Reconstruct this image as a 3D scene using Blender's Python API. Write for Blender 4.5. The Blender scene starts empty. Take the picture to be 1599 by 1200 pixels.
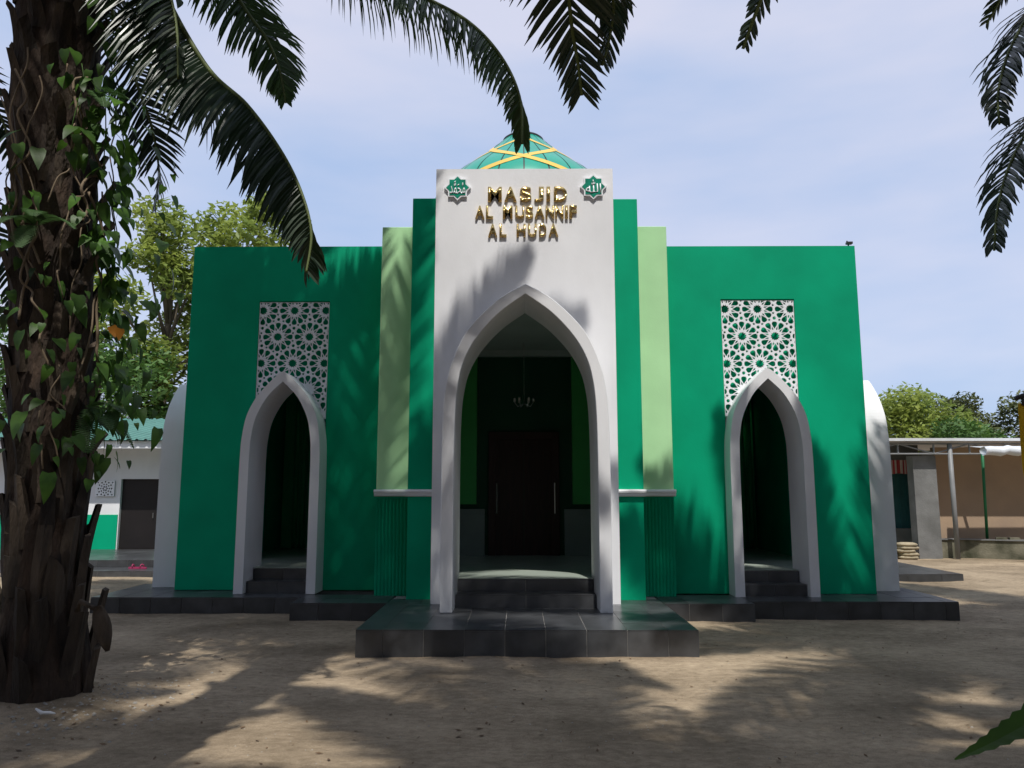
import bpy, math, random
from mathutils import Vector, Matrix, Quaternion, noise
from mathutils.geometry import tessellate_polygon, delaunay_2d_cdt
R = math.radians
rnd = random.Random(7)
scene = bpy.context.scene
COL = scene.collection

# ------------------------------------------------------------------ camera, world, sun
cam = bpy.data.cameras.new('camera'); cam.sensor_width = 36.0; cam.lens = 36.0 * 1200 / 1599
cam.clip_end = 2000; cam.clip_start = 0.05
co = bpy.data.objects.new('camera', cam); COL.objects.link(co)
co.location = (0, 0, 1.6); co.rotation_euler = (R(98), 0, R(0.48)); scene.camera = co

SUN_EL, SUN_AZ = R(62), R(6)            # azimuth measured from straight behind the camera towards the right
sunv = Vector((math.sin(SUN_AZ) * math.cos(SUN_EL), -math.cos(SUN_AZ) * math.cos(SUN_EL), math.sin(SUN_EL)))
w = bpy.data.worlds.new('World'); scene.world = w; w.use_nodes = True
nt = w.node_tree; nt.nodes.clear()
def N(t, ty, **kw):
    n = t.nodes.new(ty)
    for k, v in kw.items():
        if k.startswith('i_'):
            n.inputs[k[2:].replace('_', ' ')].default_value = v
        else: setattr(n, k, v)
    return n
L = nt.links.new
sky = N(nt, 'ShaderNodeTexSky', sky_type='NISHITA', sun_disc=False, sun_elevation=SUN_EL, sun_rotation=math.pi - SUN_AZ,
        air_density=1.0, dust_density=1.5, ozone_density=1.5)
bg1 = N(nt, 'ShaderNodeBackground'); bg1.inputs['Strength'].default_value = 0.10
bg2 = N(nt, 'ShaderNodeBackground'); bg2.inputs['Strength'].default_value = 1.0
tc = N(nt, 'ShaderNodeTexCoord')
mp = N(nt, 'ShaderNodeMapping'); mp.inputs['Scale'].default_value = (1.1, 1.6, 4.0); mp.inputs['Rotation'].default_value = (0, 0.15, 0.3)
nz = N(nt, 'ShaderNodeTexNoise'); nz.inputs['Scale'].default_value = 1.3; nz.inputs['Detail'].default_value = 5; nz.inputs['Roughness'].default_value = .5
cr = N(nt, 'ShaderNodeValToRGB')
cr.color_ramp.elements[0].position = .36; cr.color_ramp.elements[0].color = (0.54, 0.69, 1.00, 1)
cr.color_ramp.elements[1].position = .64; cr.color_ramp.elements[1].color = (0.86, 0.88, 1.06, 1)
mx = N(nt, 'ShaderNodeMixShader'); mx.inputs[0].default_value = .74
out = N(nt, 'ShaderNodeOutputWorld')
L(tc.outputs['Generated'], mp.inputs[0]); L(mp.outputs[0], nz.inputs['Vector']); L(nz.outputs[0], cr.inputs[0])
L(cr.outputs[0], bg2.inputs['Color']); L(sky.outputs[0], bg1.inputs['Color'])
L(bg1.outputs[0], mx.inputs[1]); L(bg2.outputs[0], mx.inputs[2]); L(mx.outputs[0], out.inputs['Surface'])

sl = bpy.data.lights.new('sun', 'SUN'); sl.energy = 4.3; sl.angle = R(0.7); sl.color = (1.0, 0.965, 0.905)
so = bpy.data.objects.new('sun', sl); COL.objects.link(so); so.location = (0, 0, 30)
so.rotation_euler = sunv.to_track_quat('Z', 'Y').to_euler()
scene.view_settings.view_transform = 'Standard'; scene.view_settings.look = 'None'
scene.view_settings.exposure = 0.0; scene.view_settings.gamma = 1.0
scene.view_settings.use_curve_mapping = False

# ------------------------------------------------------------------ materials
def mat(name, col, rough=.7, var=.12, vscale=3.0, bump=.0, bscale=60, metal=0.0, spec=.4, col2=None, trans=0.0, objvar=0.0,
        stretch=(1, 1, 1), detail=5, coat=0.0, bdist=.01):
    m = bpy.data.materials.new(name); m.use_nodes = True; t = m.node_tree
    b = t.nodes['Principled BSDF']; lk = t.links.new
    g = N(t, 'ShaderNodeNewGeometry'); mp = N(t, 'ShaderNodeMapping'); mp.inputs['Scale'].default_value = stretch
    lk(g.outputs['Position'], mp.inputs[0])
    n = N(t, 'ShaderNodeTexNoise'); n.inputs['Scale'].default_value = vscale; n.inputs['Detail'].default_value = detail
    lk(mp.outputs[0], n.inputs['Vector'])
    c = Vector(col); c2 = Vector(col2) if col2 else c * (1 - var)
    if not col2: c = c * (1 + var * .6)
    r = N(t, 'ShaderNodeValToRGB'); r.color_ramp.elements[0].position = .3; r.color_ramp.elements[1].position = .7
    r.color_ramp.elements[0].color = (*c2, 1); r.color_ramp.elements[1].color = (*c, 1)
    lk(n.outputs[0], r.inputs[0]); src = r.outputs[0]
    if objvar:
        oi = N(t, 'ShaderNodeObjectInfo'); mr = N(t, 'ShaderNodeMapRange')
        mr.inputs['To Min'].default_value = 1 - objvar; mr.inputs['To Max'].default_value = 1 + objvar
        lk(oi.outputs['Random'], mr.inputs[0]); h = N(t, 'ShaderNodeHueSaturation')
        lk(mr.outputs[0], h.inputs['Value']); lk(src, h.inputs['Color']); src = h.outputs[0]
    lk(src, b.inputs['Base Color'])
    b.inputs['Roughness'].default_value = rough; b.inputs['Metallic'].default_value = metal
    b.inputs['Specular IOR Level'].default_value = spec; b.inputs['Coat Weight'].default_value = coat
    if bump:
        n2 = N(t, 'ShaderNodeTexNoise'); n2.inputs['Scale'].default_value = bscale; n2.inputs['Detail'].default_value = 4
        lk(mp.outputs[0], n2.inputs['Vector']); bp = N(t, 'ShaderNodeBump'); bp.inputs['Strength'].default_value = bump
        bp.inputs['Distance'].default_value = bdist
        lk(n2.outputs[0], bp.inputs['Height']); lk(bp.outputs[0], b.inputs['Normal'])
    if trans:
        tr = N(t, 'ShaderNodeBsdfTranslucent'); lk(src, tr.inputs['Color']); ms = N(t, 'ShaderNodeMixShader')
        ms.inputs[0].default_value = trans
        lk(b.outputs[0], ms.inputs[1]); lk(tr.outputs[0], ms.inputs[2]); lk(ms.outputs[0], t.nodes['Material Output'].inputs[0])
    return m
M = {}
M['green'] = mat('emerald_wall_paint', (.000, .35, .178), .7, .16, 1.1, .25, 45, bdist=.004, spec=.12)
M['green_in'] = mat('dark_green_interior_paint', (.010, .32, .12), .6, .15, 1.3)
M['green_in_shade'] = mat('shade_darkened_interior_green', (.003, .075, .034), .6, .15, 1.3)  # interior green with the gloom of the central hall put into the colour
M['pale'] = mat('pale_green_wall_paint', (.47, .78, .42), .7, .10, 1.5, .25, 45, bdist=.004, spec=.2)
M['pale_in'] = mat('green_interior_paint', (.06, .42, .10), .6, .1, 1.5)
M['white'] = mat('white_wall_paint', (.79, .79, .805), .7, .09, 1.6, .22, 40, bdist=.004, stretch=(1, 1, .6))
M['screen'] = mat('white_screen_plastic', (.84, .85, .88), .5, .03, 4)
M['ceil'] = mat('ceiling_board', (.45, .52, .50), .8, .08, 2)
M['tile'] = mat('dark_granite_tile', (.060, .062, .066), .30, .35, 5, .2, 220, spec=.5, objvar=.22, detail=9, bdist=.002)
M['grout'] = mat('grey_grout', (.26, .25, .235), .9, .2, 20)
M['floor'] = mat('pale_floor_tile', (.42, .48, .42), .25, .08, 3, objvar=.06)
M['dado'] = mat('pale_dado_tile', (.22, .27, .25), .4, .1, 3)
M['door'] = mat('dark_brown_wood', (.035, .012, .009), .45, .4, 4, .3, 60, stretch=(6, 6, .6))
M['steel'] = mat('brushed_steel', (.55, .55, .55), .3, .1, 5, metal=1.0)
M['gold'] = mat('polished_gold_letter', (.83, .58, .22), .12, .12, 8, .9, 9, metal=1.0, bdist=.05)
M['badge'] = mat('emerald_badge_enamel', (.0, .24, .15), .35, .35, 14)
M['dome'] = mat('teal_dome_panel', (.004, .30, .20), .32, .12, 2.0, spec=.5, coat=.2)
M['band'] = mat('yellow_dome_band', (.72, .48, .09), .4, .1, 3)
M['darkmetal'] = mat('dark_metal', (.03, .03, .03), .5, .2, 6)
M['bark'] = mat('palm_bark', (.055, .034, .022), .95, .5, 9, 1.0, 35, col2=(.012, .009, .007), stretch=(1, 1, .35), bdist=.03)
M['boot'] = mat('old_leaf_base', (.085, .062, .042), .9, .4, 7, .9, 50, col2=(.018, .013, .01), stretch=(1, 1, .25), objvar=.35, bdist=.02)
M['rachis'] = mat('palm_rachis', (.10, .13, .035), .6, .2, 4)
M['leaflet'] = mat('palm_leaflet', (.026, .050, .020), .36, .25, 3, spec=.55, trans=.12, col2=(.014, .030, .012), objvar=.2)
M['leaflet2'] = mat('fresh_palm_leaflet', (.065, .12, .028), .40, .2, 3, spec=.5, trans=.3, col2=(.028, .06, .018), objvar=.2)
M['vine'] = mat('vine_leaf', (.09, .20, .025), .45, .3, 8, trans=.4, col2=(.03, .075, .012), objvar=.45)
M['yellowleaf'] = mat('withered_yellow_leaf', (.50, .20, .02), .5, .2, 6, trans=.4)
M['fern'] = mat('fern_leaf', (.06, .13, .035), .6, .3, 5, trans=.3)
M['root'] = mat('aerial_root', (.19, .14, .09), .8, .3, 8)
M['bushA'] = mat('yellow_green_foliage', (.36, .42, .09), .5, .3, .8, trans=.5, col2=(.18, .25, .06))  # the leaves' own light yellow-green
M['bushB'] = mat('olive_foliage', (.14, .16, .05), .6, .3, .8, trans=.25, col2=(.06, .08, .03))
M['bushC'] = mat('fresh_foliage', (.12, .23, .05), .6, .3, .8, trans=.3, col2=(.05, .11, .03))
M['wood'] = mat('tree_bark', (.14, .11, .08), .9, .3, 4, .5, 20)
M['roofteal'] = mat('teal_roof_sheet', (.10, .24, .20), .5, .15, 2)
M['concrete'] = mat('grey_concrete', (.22, .22, .215), .9, .3, 2.5, .5, 30, col2=(.13, .13, .125))
M['moss'] = mat('mossy_concrete', (.24, .22, .16), .95, .3, 2.2, .8, 25, col2=(.05, .052, .03))
M['brownwall'] = mat('brown_plaster', (.42, .30, .20), .9, .2, 1.2, .3, 20, col2=(.33, .24, .17))
M['tealdoor'] = mat('dark_teal_door', (.02, .10, .11), .5, .2, 3)
M['greypaint'] = mat('grey_steel_paint', (.22, .225, .23), .5, .15, 3)
M['whitemetal'] = mat('white_metal_sheet', (.62, .63, .64), .5, .1, 3)
M['greenpipe'] = mat('green_pipe_paint', (.01, .16, .06), .5, .2, 3)
M['sack'] = mat('woven_sack', (.36, .30, .20), .9, .3, 10, .5, 80)
M['cloth_w'] = mat('white_tarpaulin', (.62, .65, .68), .6, .1, 3, .4, 12)
M['yellow'] = mat('yellow_fabric', (.80, .50, .01), .6, .1, 4, trans=.2)
M['pink'] = mat('pink_rubber', (.32, .03, .10), .5, .1, 10)
M['blackdoor'] = mat('near_black_door', (.014, .011, .011), .5, .2, 3)
M['stone'] = mat('pale_stone', (.42, .39, .34), .9, .3, 12, objvar=.3)
M['deadleaf'] = mat('dry_leaf_litter', (.20, .12, .06), .9, .4, 9, col2=(.07, .045, .03))
M['plastic'] = mat('white_plastic_scrap', (.75, .75, .75), .5, .05, 5)
# striped cloth (flat print)
def striped():
    m = bpy.data.materials.new('red_white_striped_cloth'); m.use_nodes = True; t = m.node_tree
    g = N(t, 'ShaderNodeNewGeometry'); s = N(t, 'ShaderNodeSeparateXYZ'); a = N(t, 'ShaderNodeTexNoise'); a.noise_dimensions = '1D'
    a.inputs['Scale'].default_value = 9
    r = N(t, 'ShaderNodeValToRGB'); r.color_ramp.elements[0].position = .46; r.color_ramp.elements[1].position = .52
    r.color_ramp.elements[0].color = (.35, .03, .04, 1); r.color_ramp.elements[1].color = (.55, .47, .44, 1)
    t.links.new(g.outputs['Position'], s.inputs[0]); t.links.new(s.outputs['X'], a.inputs['W']); t.links.new(a.outputs[0], r.inputs[0])
    t.links.new(r.outputs[0], t.nodes['Principled BSDF'].inputs['Base Color']); t.nodes['Principled BSDF'].inputs['Roughness'].default_value = .9
    return m
M['stripe'] = striped()
def ground_mat():
    m = bpy.data.materials.new('packed_sand'); m.use_nodes = True; t = m.node_tree; lk = t.links.new; b = t.nodes['Principled BSDF']
    g = N(t, 'ShaderNodeNewGeometry')
    mp = N(t, 'ShaderNodeMapping'); mp.inputs['Scale'].default_value = (.8, 1.15, 1); mp.inputs['Rotation'].default_value = (0, 0, .12)
    lk(g.outputs['Position'], mp.inputs[0])
    n1 = N(t, 'ShaderNodeTexNoise'); n1.inputs['Scale'].default_value = .9; n1.inputs['Detail'].default_value = 8; n1.inputs['Roughness'].default_value = .6
    n2 = N(t, 'ShaderNodeTexNoise'); n2.inputs['Scale'].default_value = 14; n2.inputs['Detail'].default_value = 8; n2.inputs['Roughness'].default_value = .7
    n3 = N(t, 'ShaderNodeTexNoise'); n3.inputs['Scale'].default_value = 160; n3.inputs['Detail'].default_value = 3
    lk(mp.outputs[0], n1.inputs['Vector']); lk(mp.outputs[0], n2.inputs['Vector']); lk(g.outputs['Position'], n3.inputs['Vector'])
    r1 = N(t, 'ShaderNodeValToRGB'); e = r1.color_ramp.elements
    e[0].position = .3; e[0].color = (.195, .150, .100, 1); e[1].position = .68; e[1].color = (.45, .355, .245, 1)
    lk(n1.outputs[0], r1.inputs[0])
    r2 = N(t, 'ShaderNodeValToRGB'); e = r2.color_ramp.elements
    e[0].position = .34; e[0].color = (.62, .60, .58, 1); e[1].position = .62; e[1].color = (1.05, 1.05, 1.05, 1)
    lk(n2.outputs[0], r2.inputs[0])
    mm = N(t, 'ShaderNodeMix', data_type='RGBA', blend_type='MULTIPLY'); mm.inputs[0].default_value = .8
    lk(r1.outputs[0], mm.inputs[6]); lk(r2.outputs[0], mm.inputs[7])
    r3 = N(t, 'ShaderNodeValToRGB'); e = r3.color_ramp.elements
    e[0].position = .35; e[0].color = (.7, .7, .7, 1); e[1].position = .7; e[1].color = (1.2, 1.2, 1.2, 1)
    lk(n3.outputs[0], r3.inputs[0])
    m2 = N(t, 'ShaderNodeMix', data_type='RGBA', blend_type='MULTIPLY'); m2.inputs[0].default_value = .7
    lk(mm.outputs[2], m2.inputs[6]); lk(r3.outputs[0], m2.inputs[7]); lk(m2.outputs[2], b.inputs['Base Color'])
    b.inputs['Roughness'].default_value = .95; b.inputs['Specular IOR Level'].default_value = .15
    bp = N(t, 'ShaderNodeBump'); bp.inputs['Strength'].default_value = .6; bp.inputs['Distance'].default_value = .014
    bp2 = N(t, 'ShaderNodeBump'); bp2.inputs['Strength'].default_value = .6; bp2.inputs['Distance'].default_value = .006
    lk(n2.outputs[0], bp.inputs['Height']); lk(n3.outputs[0], bp2.inputs['Height']); lk(bp.outputs[0], bp2.inputs['Normal']); lk(bp2.outputs[0], b.inputs['Normal'])
    return m
M['ground'] = ground_mat()

# ------------------------------------------------------------------ mesh helpers
class MB:
    def __init__(s): s.v = []; s.f = []; s.m = []; s.mi = 0
    def add(s, vs, fs):
        o = len(s.v); s.v += [tuple(p) for p in vs]
        for f in fs: s.f.append(tuple(i + o for i in f)); s.m.append(s.mi)
    def box(s, x0, x1, y0, y1, z0, z1):
        s.add([(x0,y0,z0),(x1,y0,z0),(x1,y1,z0),(x0,y1,z0),(x0,y0,z1),(x1,y0,z1),(x1,y1,z1),(x0,y1,z1)],
              [(0,3,2,1),(4,5,6,7),(0,1,5,4),(1,2,6,5),(2,3,7,6),(3,0,4,7)])
    def tube(s, pts, rad, n=6, cap=True):
        pts = [Vector(p) for p in pts]; rs = rad if isinstance(rad, (list, tuple)) else [rad] * len(pts)
        up = Vector((0, 0, 1)); vs = []; fs = []
        for i, p in enumerate(pts):
            d = (pts[min(i + 1, len(pts) - 1)] - pts[max(i - 1, 0)])
            d = d.normalized() if d.length > 1e-9 else up
            a = d.cross(Vector((.13, .97, .2))); a = a.normalized() if a.length > .05 else d.cross(Vector((1, 0, 0))).normalized(); b = d.cross(a)
            for k in range(n):
                t = 2 * math.pi * k / n; vs.append(p + (a * math.cos(t) + b * math.sin(t)) * rs[i])
        for i in range(len(pts) - 1):
            for k in range(n):
                fs.append((i*n+k, i*n+(k+1)%n, (i+1)*n+(k+1)%n, (i+1)*n+k))
        if cap: fs.append(tuple(range(n))[::-1]); fs.append(tuple((len(pts)-1)*n + k for k in range(n)))
        s.add(vs, fs)
    def prism(s, pts, y0, y1):
        """polygon in XZ extruded along Y (y0 front, y1 back)"""
        n = len(pts); tri = tessellate_polygon([[Vector((x, z, 0)) for x, z in pts]])
        vs = [(x, y0, z) for x, z in pts] + [(x, y1, z) for x, z in pts]
        area = sum(pts[i][0]*pts[(i+1)%n][1]-pts[(i+1)%n][0]*pts[i][1] for i in range(n)); ccw = area > 0
        fs = []
        for a, b, c in tri:
            (xa, za), (xb, zb), (xc, zc) = pts[a], pts[b], pts[c]
            if (xb-xa)*(zc-za)-(xc-xa)*(zb-za) < 0: b, c = c, b
            fs.append((a, b, c)); fs.append((a+n, c+n, b+n))
        for i in range(n):
            j = (i+1) % n
            fs.append((i, i+n, j+n, j) if ccw else (i, j, j+n, i+n))
        s.add(vs, fs)
    def lathe(s, prof, n=32, c=(0,0,0)):
        vs = []; fs = []
        for r, z in prof:
            for k in range(n):
                t = 2*math.pi*k/n; vs.append((c[0]+r*math.cos(t), c[1]+r*math.sin(t), c[2]+z))
        for i in range(len(prof)-1):
            for k in range(n): fs.append((i*n+k, i*n+(k+1)%n, (i+1)*n+(k+1)%n, (i+1)*n+k))
        s.add(vs, fs)
    def mesh(s, name, mats, smooth=False):
        me = bpy.data.meshes.new(name); me.from_pydata(s.v, [], s.f)
        for m in (mats if isinstance(mats, list) else [mats]): me.materials.append(m)
        if isinstance(mats, list) and len(mats) > 1: me.polygons.foreach_set('material_index', s.m)
        if smooth: me.polygons.foreach_set('use_smooth', [True]*len(me.polygons))
        me.update(); return me
def link(name, me, parent=None, loc=None, world=None):
    """world-coordinate mesh under a parent whose chain has only translations"""
    o = bpy.data.objects.new(name, me); COL.objects.link(o)
    off = Vector((0, 0, 0)); p = parent
    while p: off += p.location; p = p.parent
    o.parent = parent
    if world is not None: o.location = Vector(world) - off
    elif loc is not None: o.location = loc
    else: o.location = -off
    return o
def thing(name, label, cat, loc, group=None, rz=0):
    o = bpy.data.objects.new(name, None); COL.objects.link(o); o.location = loc; o.rotation_euler = (0, 0, rz); o.empty_display_size = .3
    o['label'] = label; o['category'] = cat
    if group: o['group'] = group
    return o
def tag(o, label=None, cat=None, group=None, kind=None):
    for k, v in (('label', label), ('category', cat), ('group', group), ('kind', kind)):
        if v: o[k] = v
    return o
def bevel(o, wd=.006, seg=1):
    b = o.modifiers.new('bevel', 'BEVEL'); b.width = wd; b.segments = seg; b.limit_method = 'ANGLE'; b.angle_limit = R(40); return o
def catmull(pts, k=6):
    P = [Vector(p) for p in pts]; out = []
    for i in range(len(P)-1):
        a = P[max(i-1,0)]; b = P[i]; c = P[i+1]; d = P[min(i+2,len(P)-1)]
        for j in range(k):
            t = j/k; out.append(.5*((2*b)+(-a+c)*t+(2*a-5*b+4*c-d)*t*t+(-a+3*b-3*c+d)*t*t*t))
    out.append(P[-1]); return out

# ------------------------------------------------------------------ ground
def gz(x, y):
    t = min(max((y - 8.0) / 1.7, 0), 1); h = .05 * t * t * (3 - 2*t)
    h += .02 * (noise.noise(Vector((x*.35, y*.35, 0)))) + .012 * noise.noise(Vector((x*1.6, y*1.6, 5))) + .009*noise.noise(Vector((x*4.2, y*4.2, 2)))
    d2 = (x + 3.62)**2 + (y - 6.1)**2; h += .13 * math.exp(-d2 / .35)
    return h
def axis(lo, hi, step, far):
    a = []; x = lo
    while x <= hi + 1e-6: a.append(x); x += step
    s = step; l = [a[0]]; 
    while l[-1] > -far: s *= 1.35; l.append(l[-1] - s)
    s = step; r = [a[-1]]
    while r[-1] < far: s *= 1.35; r.append(r[-1] + s)
    return l[::-1][:-1] + a + r[1:]
ax = axis(-9, 13, .11, 700); ay = axis(-1, 20, .11, 700)
mb = MB(); nx = len(ax)
mb.v = [(x, y, gz(x, y) if (abs(x) < 40 and abs(y) < 40) else 0) for y in ay for x in ax]
mb.f = [(j*nx+i, j*nx+i+1, (j+1)*nx+i+1, (j+1)*nx+i) for j in range(len(ay)-1) for i in range(nx-1)]; mb.m = [0]*len(mb.f)
tag(link('ground', mb.mesh('ground', M['ground'], True)), kind='structure')

# ------------------------------------------------------------------ mosque
CX = .085
mosque = thing('mosque', 'emerald green mosque with white pointed arches and gold lettering over the door', 'mosque', (CX, 10.5, 0))
def part(name, mb, m, smooth=False, parent=None, bev=0):
    o = link(name, mb.mesh(name, m, smooth), parent or mosque)
    if bev: bevel(o, bev)
    return o
ZF = .26                     # platform top
# arch curves as half-profiles (dx, z) going up
def arch_curve(pts, z0, k=5):
    half = catmull([(x, z, 0) for x, z in pts], k); half = [(p.x, p.y) for p in half]
    half = [(half[0][0], z0)] + half
    return half
M_OUT = arch_curve([(.968, 1.2), (.968, 1.9), (.962, 2.4), (.935, 2.78), (.862, 3.10), (.680, 3.49), (.32, 3.858), (0, 4.043)], ZF)
M_IN = arch_curve([(.828, 1.2), (.828, 2.0), (.818, 2.536), (.787, 2.87), (.716, 3.145), (.562, 3.419), (.306, 3.70), (0, 3.923)], ZF)
S_OUT = arch_curve([(.545, 1.0), (.545, 1.7), (.542, 2.1), (.528, 2.35), (.482, 2.62), (.385, 2.84), (.27, 3.0), (.12, 3.16), (.03, 3.235), (0, 3.243)], ZF)
S_IN = arch_curve([(.42, 1.0), (.42, 1.7), (.418, 2.1), (.403, 2.36), (.345, 2.63), (.2, 2.905), (0, 3.109)], ZF)
def full(half, cx=0, rev=False):
    l = [(cx - x, z) for x, z in half]; r = [(cx + x, z) for x, z in half[::-1][1:]]
    p = l + r
    return p[::-1] if rev else p
def surround(outc, inc, y0, y1, cx):
    mb = MB(); mb.prism(full(outc, cx) + full(inc, cx, True), y0, y1); return mb
def half_at(half, z):
    for (x0, z0), (x1, z1) in zip(half, half[1:]):
        if z0 <= z <= z1 and z1 > z0: return x0 + (x1-x0)*(z-z0)/(z1-z0)
    return 0.0
part('arch_surround', surround(M_OUT, M_IN, 8.85, 9.86, CX), M['white'], bev=.006)
# central white facade with opening slightly inside the surround band
MID = [(x*(1 + .07/.828), z + (.05 if z > ZF else 0)) for x, z in M_IN]
FX0, FX1, FT = -1.068, 1.232, 5.78
mb = MB(); mb.prism([(FX0, ZF), (FX0, FT), (FX1, FT), (FX1, ZF)] + full(MID, CX, True), 9.55, 9.85)
part('facade_wall', mb, M['white'], bev=.008)
# side wings: wall polygon with rectangular slot, recess panel, lattice, arch surround
SMID = [(x*(1 + .06/.42), z + (.06 if z > ZF else 0)) for x, z in S_IN]
def regular(cx, cz, pr, ang=0.0, sc=(1, 1)):
    return [(cx + sc[0]*r*math.cos(a + ang), cz + sc[1]*r*math.sin(a + ang)) for r, a in pr]
def star_lattice_holes(cx, ztop, s, row, x0, x1, zmin):
    holes = []; seen = []; C = []
    k = row / (s * .866)
    zc = ztop
    j = 0
    while zc > zmin - s:
        for i in range(-3, 4): C.append((cx + (i + (.5 if j % 2 else 0)) * s, zc))
        zc -= row; j += 1
    zz = ztop + row
    for i in range(-3, 4): C.append((cx + (i + .5) * s, zz))
    sc = (1, k)
    for (x, z) in C:
        holes.append(regular(x, z, [((.15 if q % 2 == 0 else .108)*s, q*math.pi/12) for q in range(24)], math.pi/12, sc))
        for q in range(12):
            a = q*math.pi/6
            pet = [(.225, 0), (.29, -.036), (.36, -.078), (.42, -.084), (.462, -.055), (.472, 0), (.462, .055), (.42, .084), (.36, .078), (.29, .036)]
            holes.append([(x + s*sc[0]*(u*math.cos(a) - v*math.sin(a)), z + s*sc[1]*(u*math.sin(a) + v*math.cos(a))) for u, v in pet])
            a += math.pi/12
            sl_ = [(.185, 0), (.24, -.027), (.335, 0), (.24, .027)]
            holes.append([(x + s*sc[0]*(u*math.cos(a) - v*math.sin(a)), z + s*sc[1]*(u*math.sin(a) + v*math.cos(a))) for u, v in sl_])
            px, pz = x + s*.49*math.cos(a), z + s*k*.49*math.sin(a)
            for e in seen:
                if abs(e[0]-px) < .07*s and abs(e[1]-pz) < .07*s: break
            else:
                seen.append((px, pz))
        for q in range(6):
            a = math.pi/6 + q*math.pi/3; px, pz = x + s*.577*math.cos(a), z + s*k*.577*math.sin(a)
            if all(abs(e[0]-px) > .03*s or abs(e[1]-pz) > .03*s for e in seen):
                seen.append((px, pz, 1))
    for e in seen:
        if len(e) == 3: holes.append(regular(e[0], e[1], [(.056*s, t*math.pi/3) for t in range(6)]))
        else: holes.append(regular(e[0], e[1], [((.052 if t % 2 == 0 else .026)*s, t*math.pi/5) for t in range(10)], .3))
    return holes
def clip_poly(poly, x0, x1, z1):
    def cl(p, inside, inter):
        o = []
        for i in range(len(p)):
            a, b = p[i-1], p[i]
            ia, ib = inside(a), inside(b)
            if ib:
                if not ia: o.append(inter(a, b))
                o.append(b)
            elif ia: o.append(inter(a, b))
        return o
    def ix(c): return lambda a, b: (c, a[1] + (b[1]-a[1])*(c-a[0])/(b[0]-a[0]))
    def iz(c): return lambda a, b: (a[0] + (b[0]-a[0])*(c-a[1])/(b[1]-a[1]), c)
    p = cl(poly, lambda q: q[0] >= x0, ix(x0))
    if len(p) > 2: p = cl(p, lambda q: q[0] <= x1, ix(x1))
    if len(p) > 2: p = cl(p, lambda q: q[1] <= z1, iz(z1))
    return p
def plate_with_holes(outer, holes, y0, y1):
    polys = [list(outer)] + [list(h) for h in holes]; v2 = []; ed = []
    for q in polys:
        o = len(v2); v2 += [Vector(p) for p in q]; ed += [(o+i, o+(i+1) % len(q)) for i in range(len(q))]
    V, E_, F, *_r = delaunay_2d_cdt(v2, ed, [], 0, 1e-7)
    def ins(p, q):
        c = False
        for i in range(len(q)):
            (x0, z0), (x1, z1) = q[i-1], q[i]
            if (z0 > p[1]) != (z1 > p[1]) and p[0] < (x1-x0)*(p[1]-z0)/(z1-z0) + x0: c = not c
        return c
    bb = [(min(p[0] for p in q), max(p[0] for p in q), min(p[1] for p in q), max(p[1] for p in q)) for q in polys]
    n = len(V); fs = []; mb = MB()
    for tri in F:
        c = (sum(V[i].x for i in tri)/len(tri), sum(V[i].y for i in tri)/len(tri))
        if not ins(c, polys[0]): continue
        if any(b[0] < c[0] < b[1] and b[2] < c[1] < b[3] and ins(c, q) for q, b in zip(polys[1:], bb[1:])): continue
        fs.append(tuple(tri)); fs.append(tuple(i + n for i in tri[::-1]))
    mb.add([(p.x, y0, p.y) for p in V] + [(p.x, y1, p.y) for p in V], fs)
    vs = []; fs = []; flat = [p for q in polys for p in q]; n = len(flat)
    vs = [(p[0], y0, p[1]) for p in flat] + [(p[0], y1, p[1]) for p in flat]
    o = 0
    for q in polys:
        m = len(q)
        for i in range(m): fs.append((o+i, o+(i+1) % m, n+o+(i+1) % m, n+o+i))
        o += m
    mb.add(vs, fs); return mb
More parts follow.
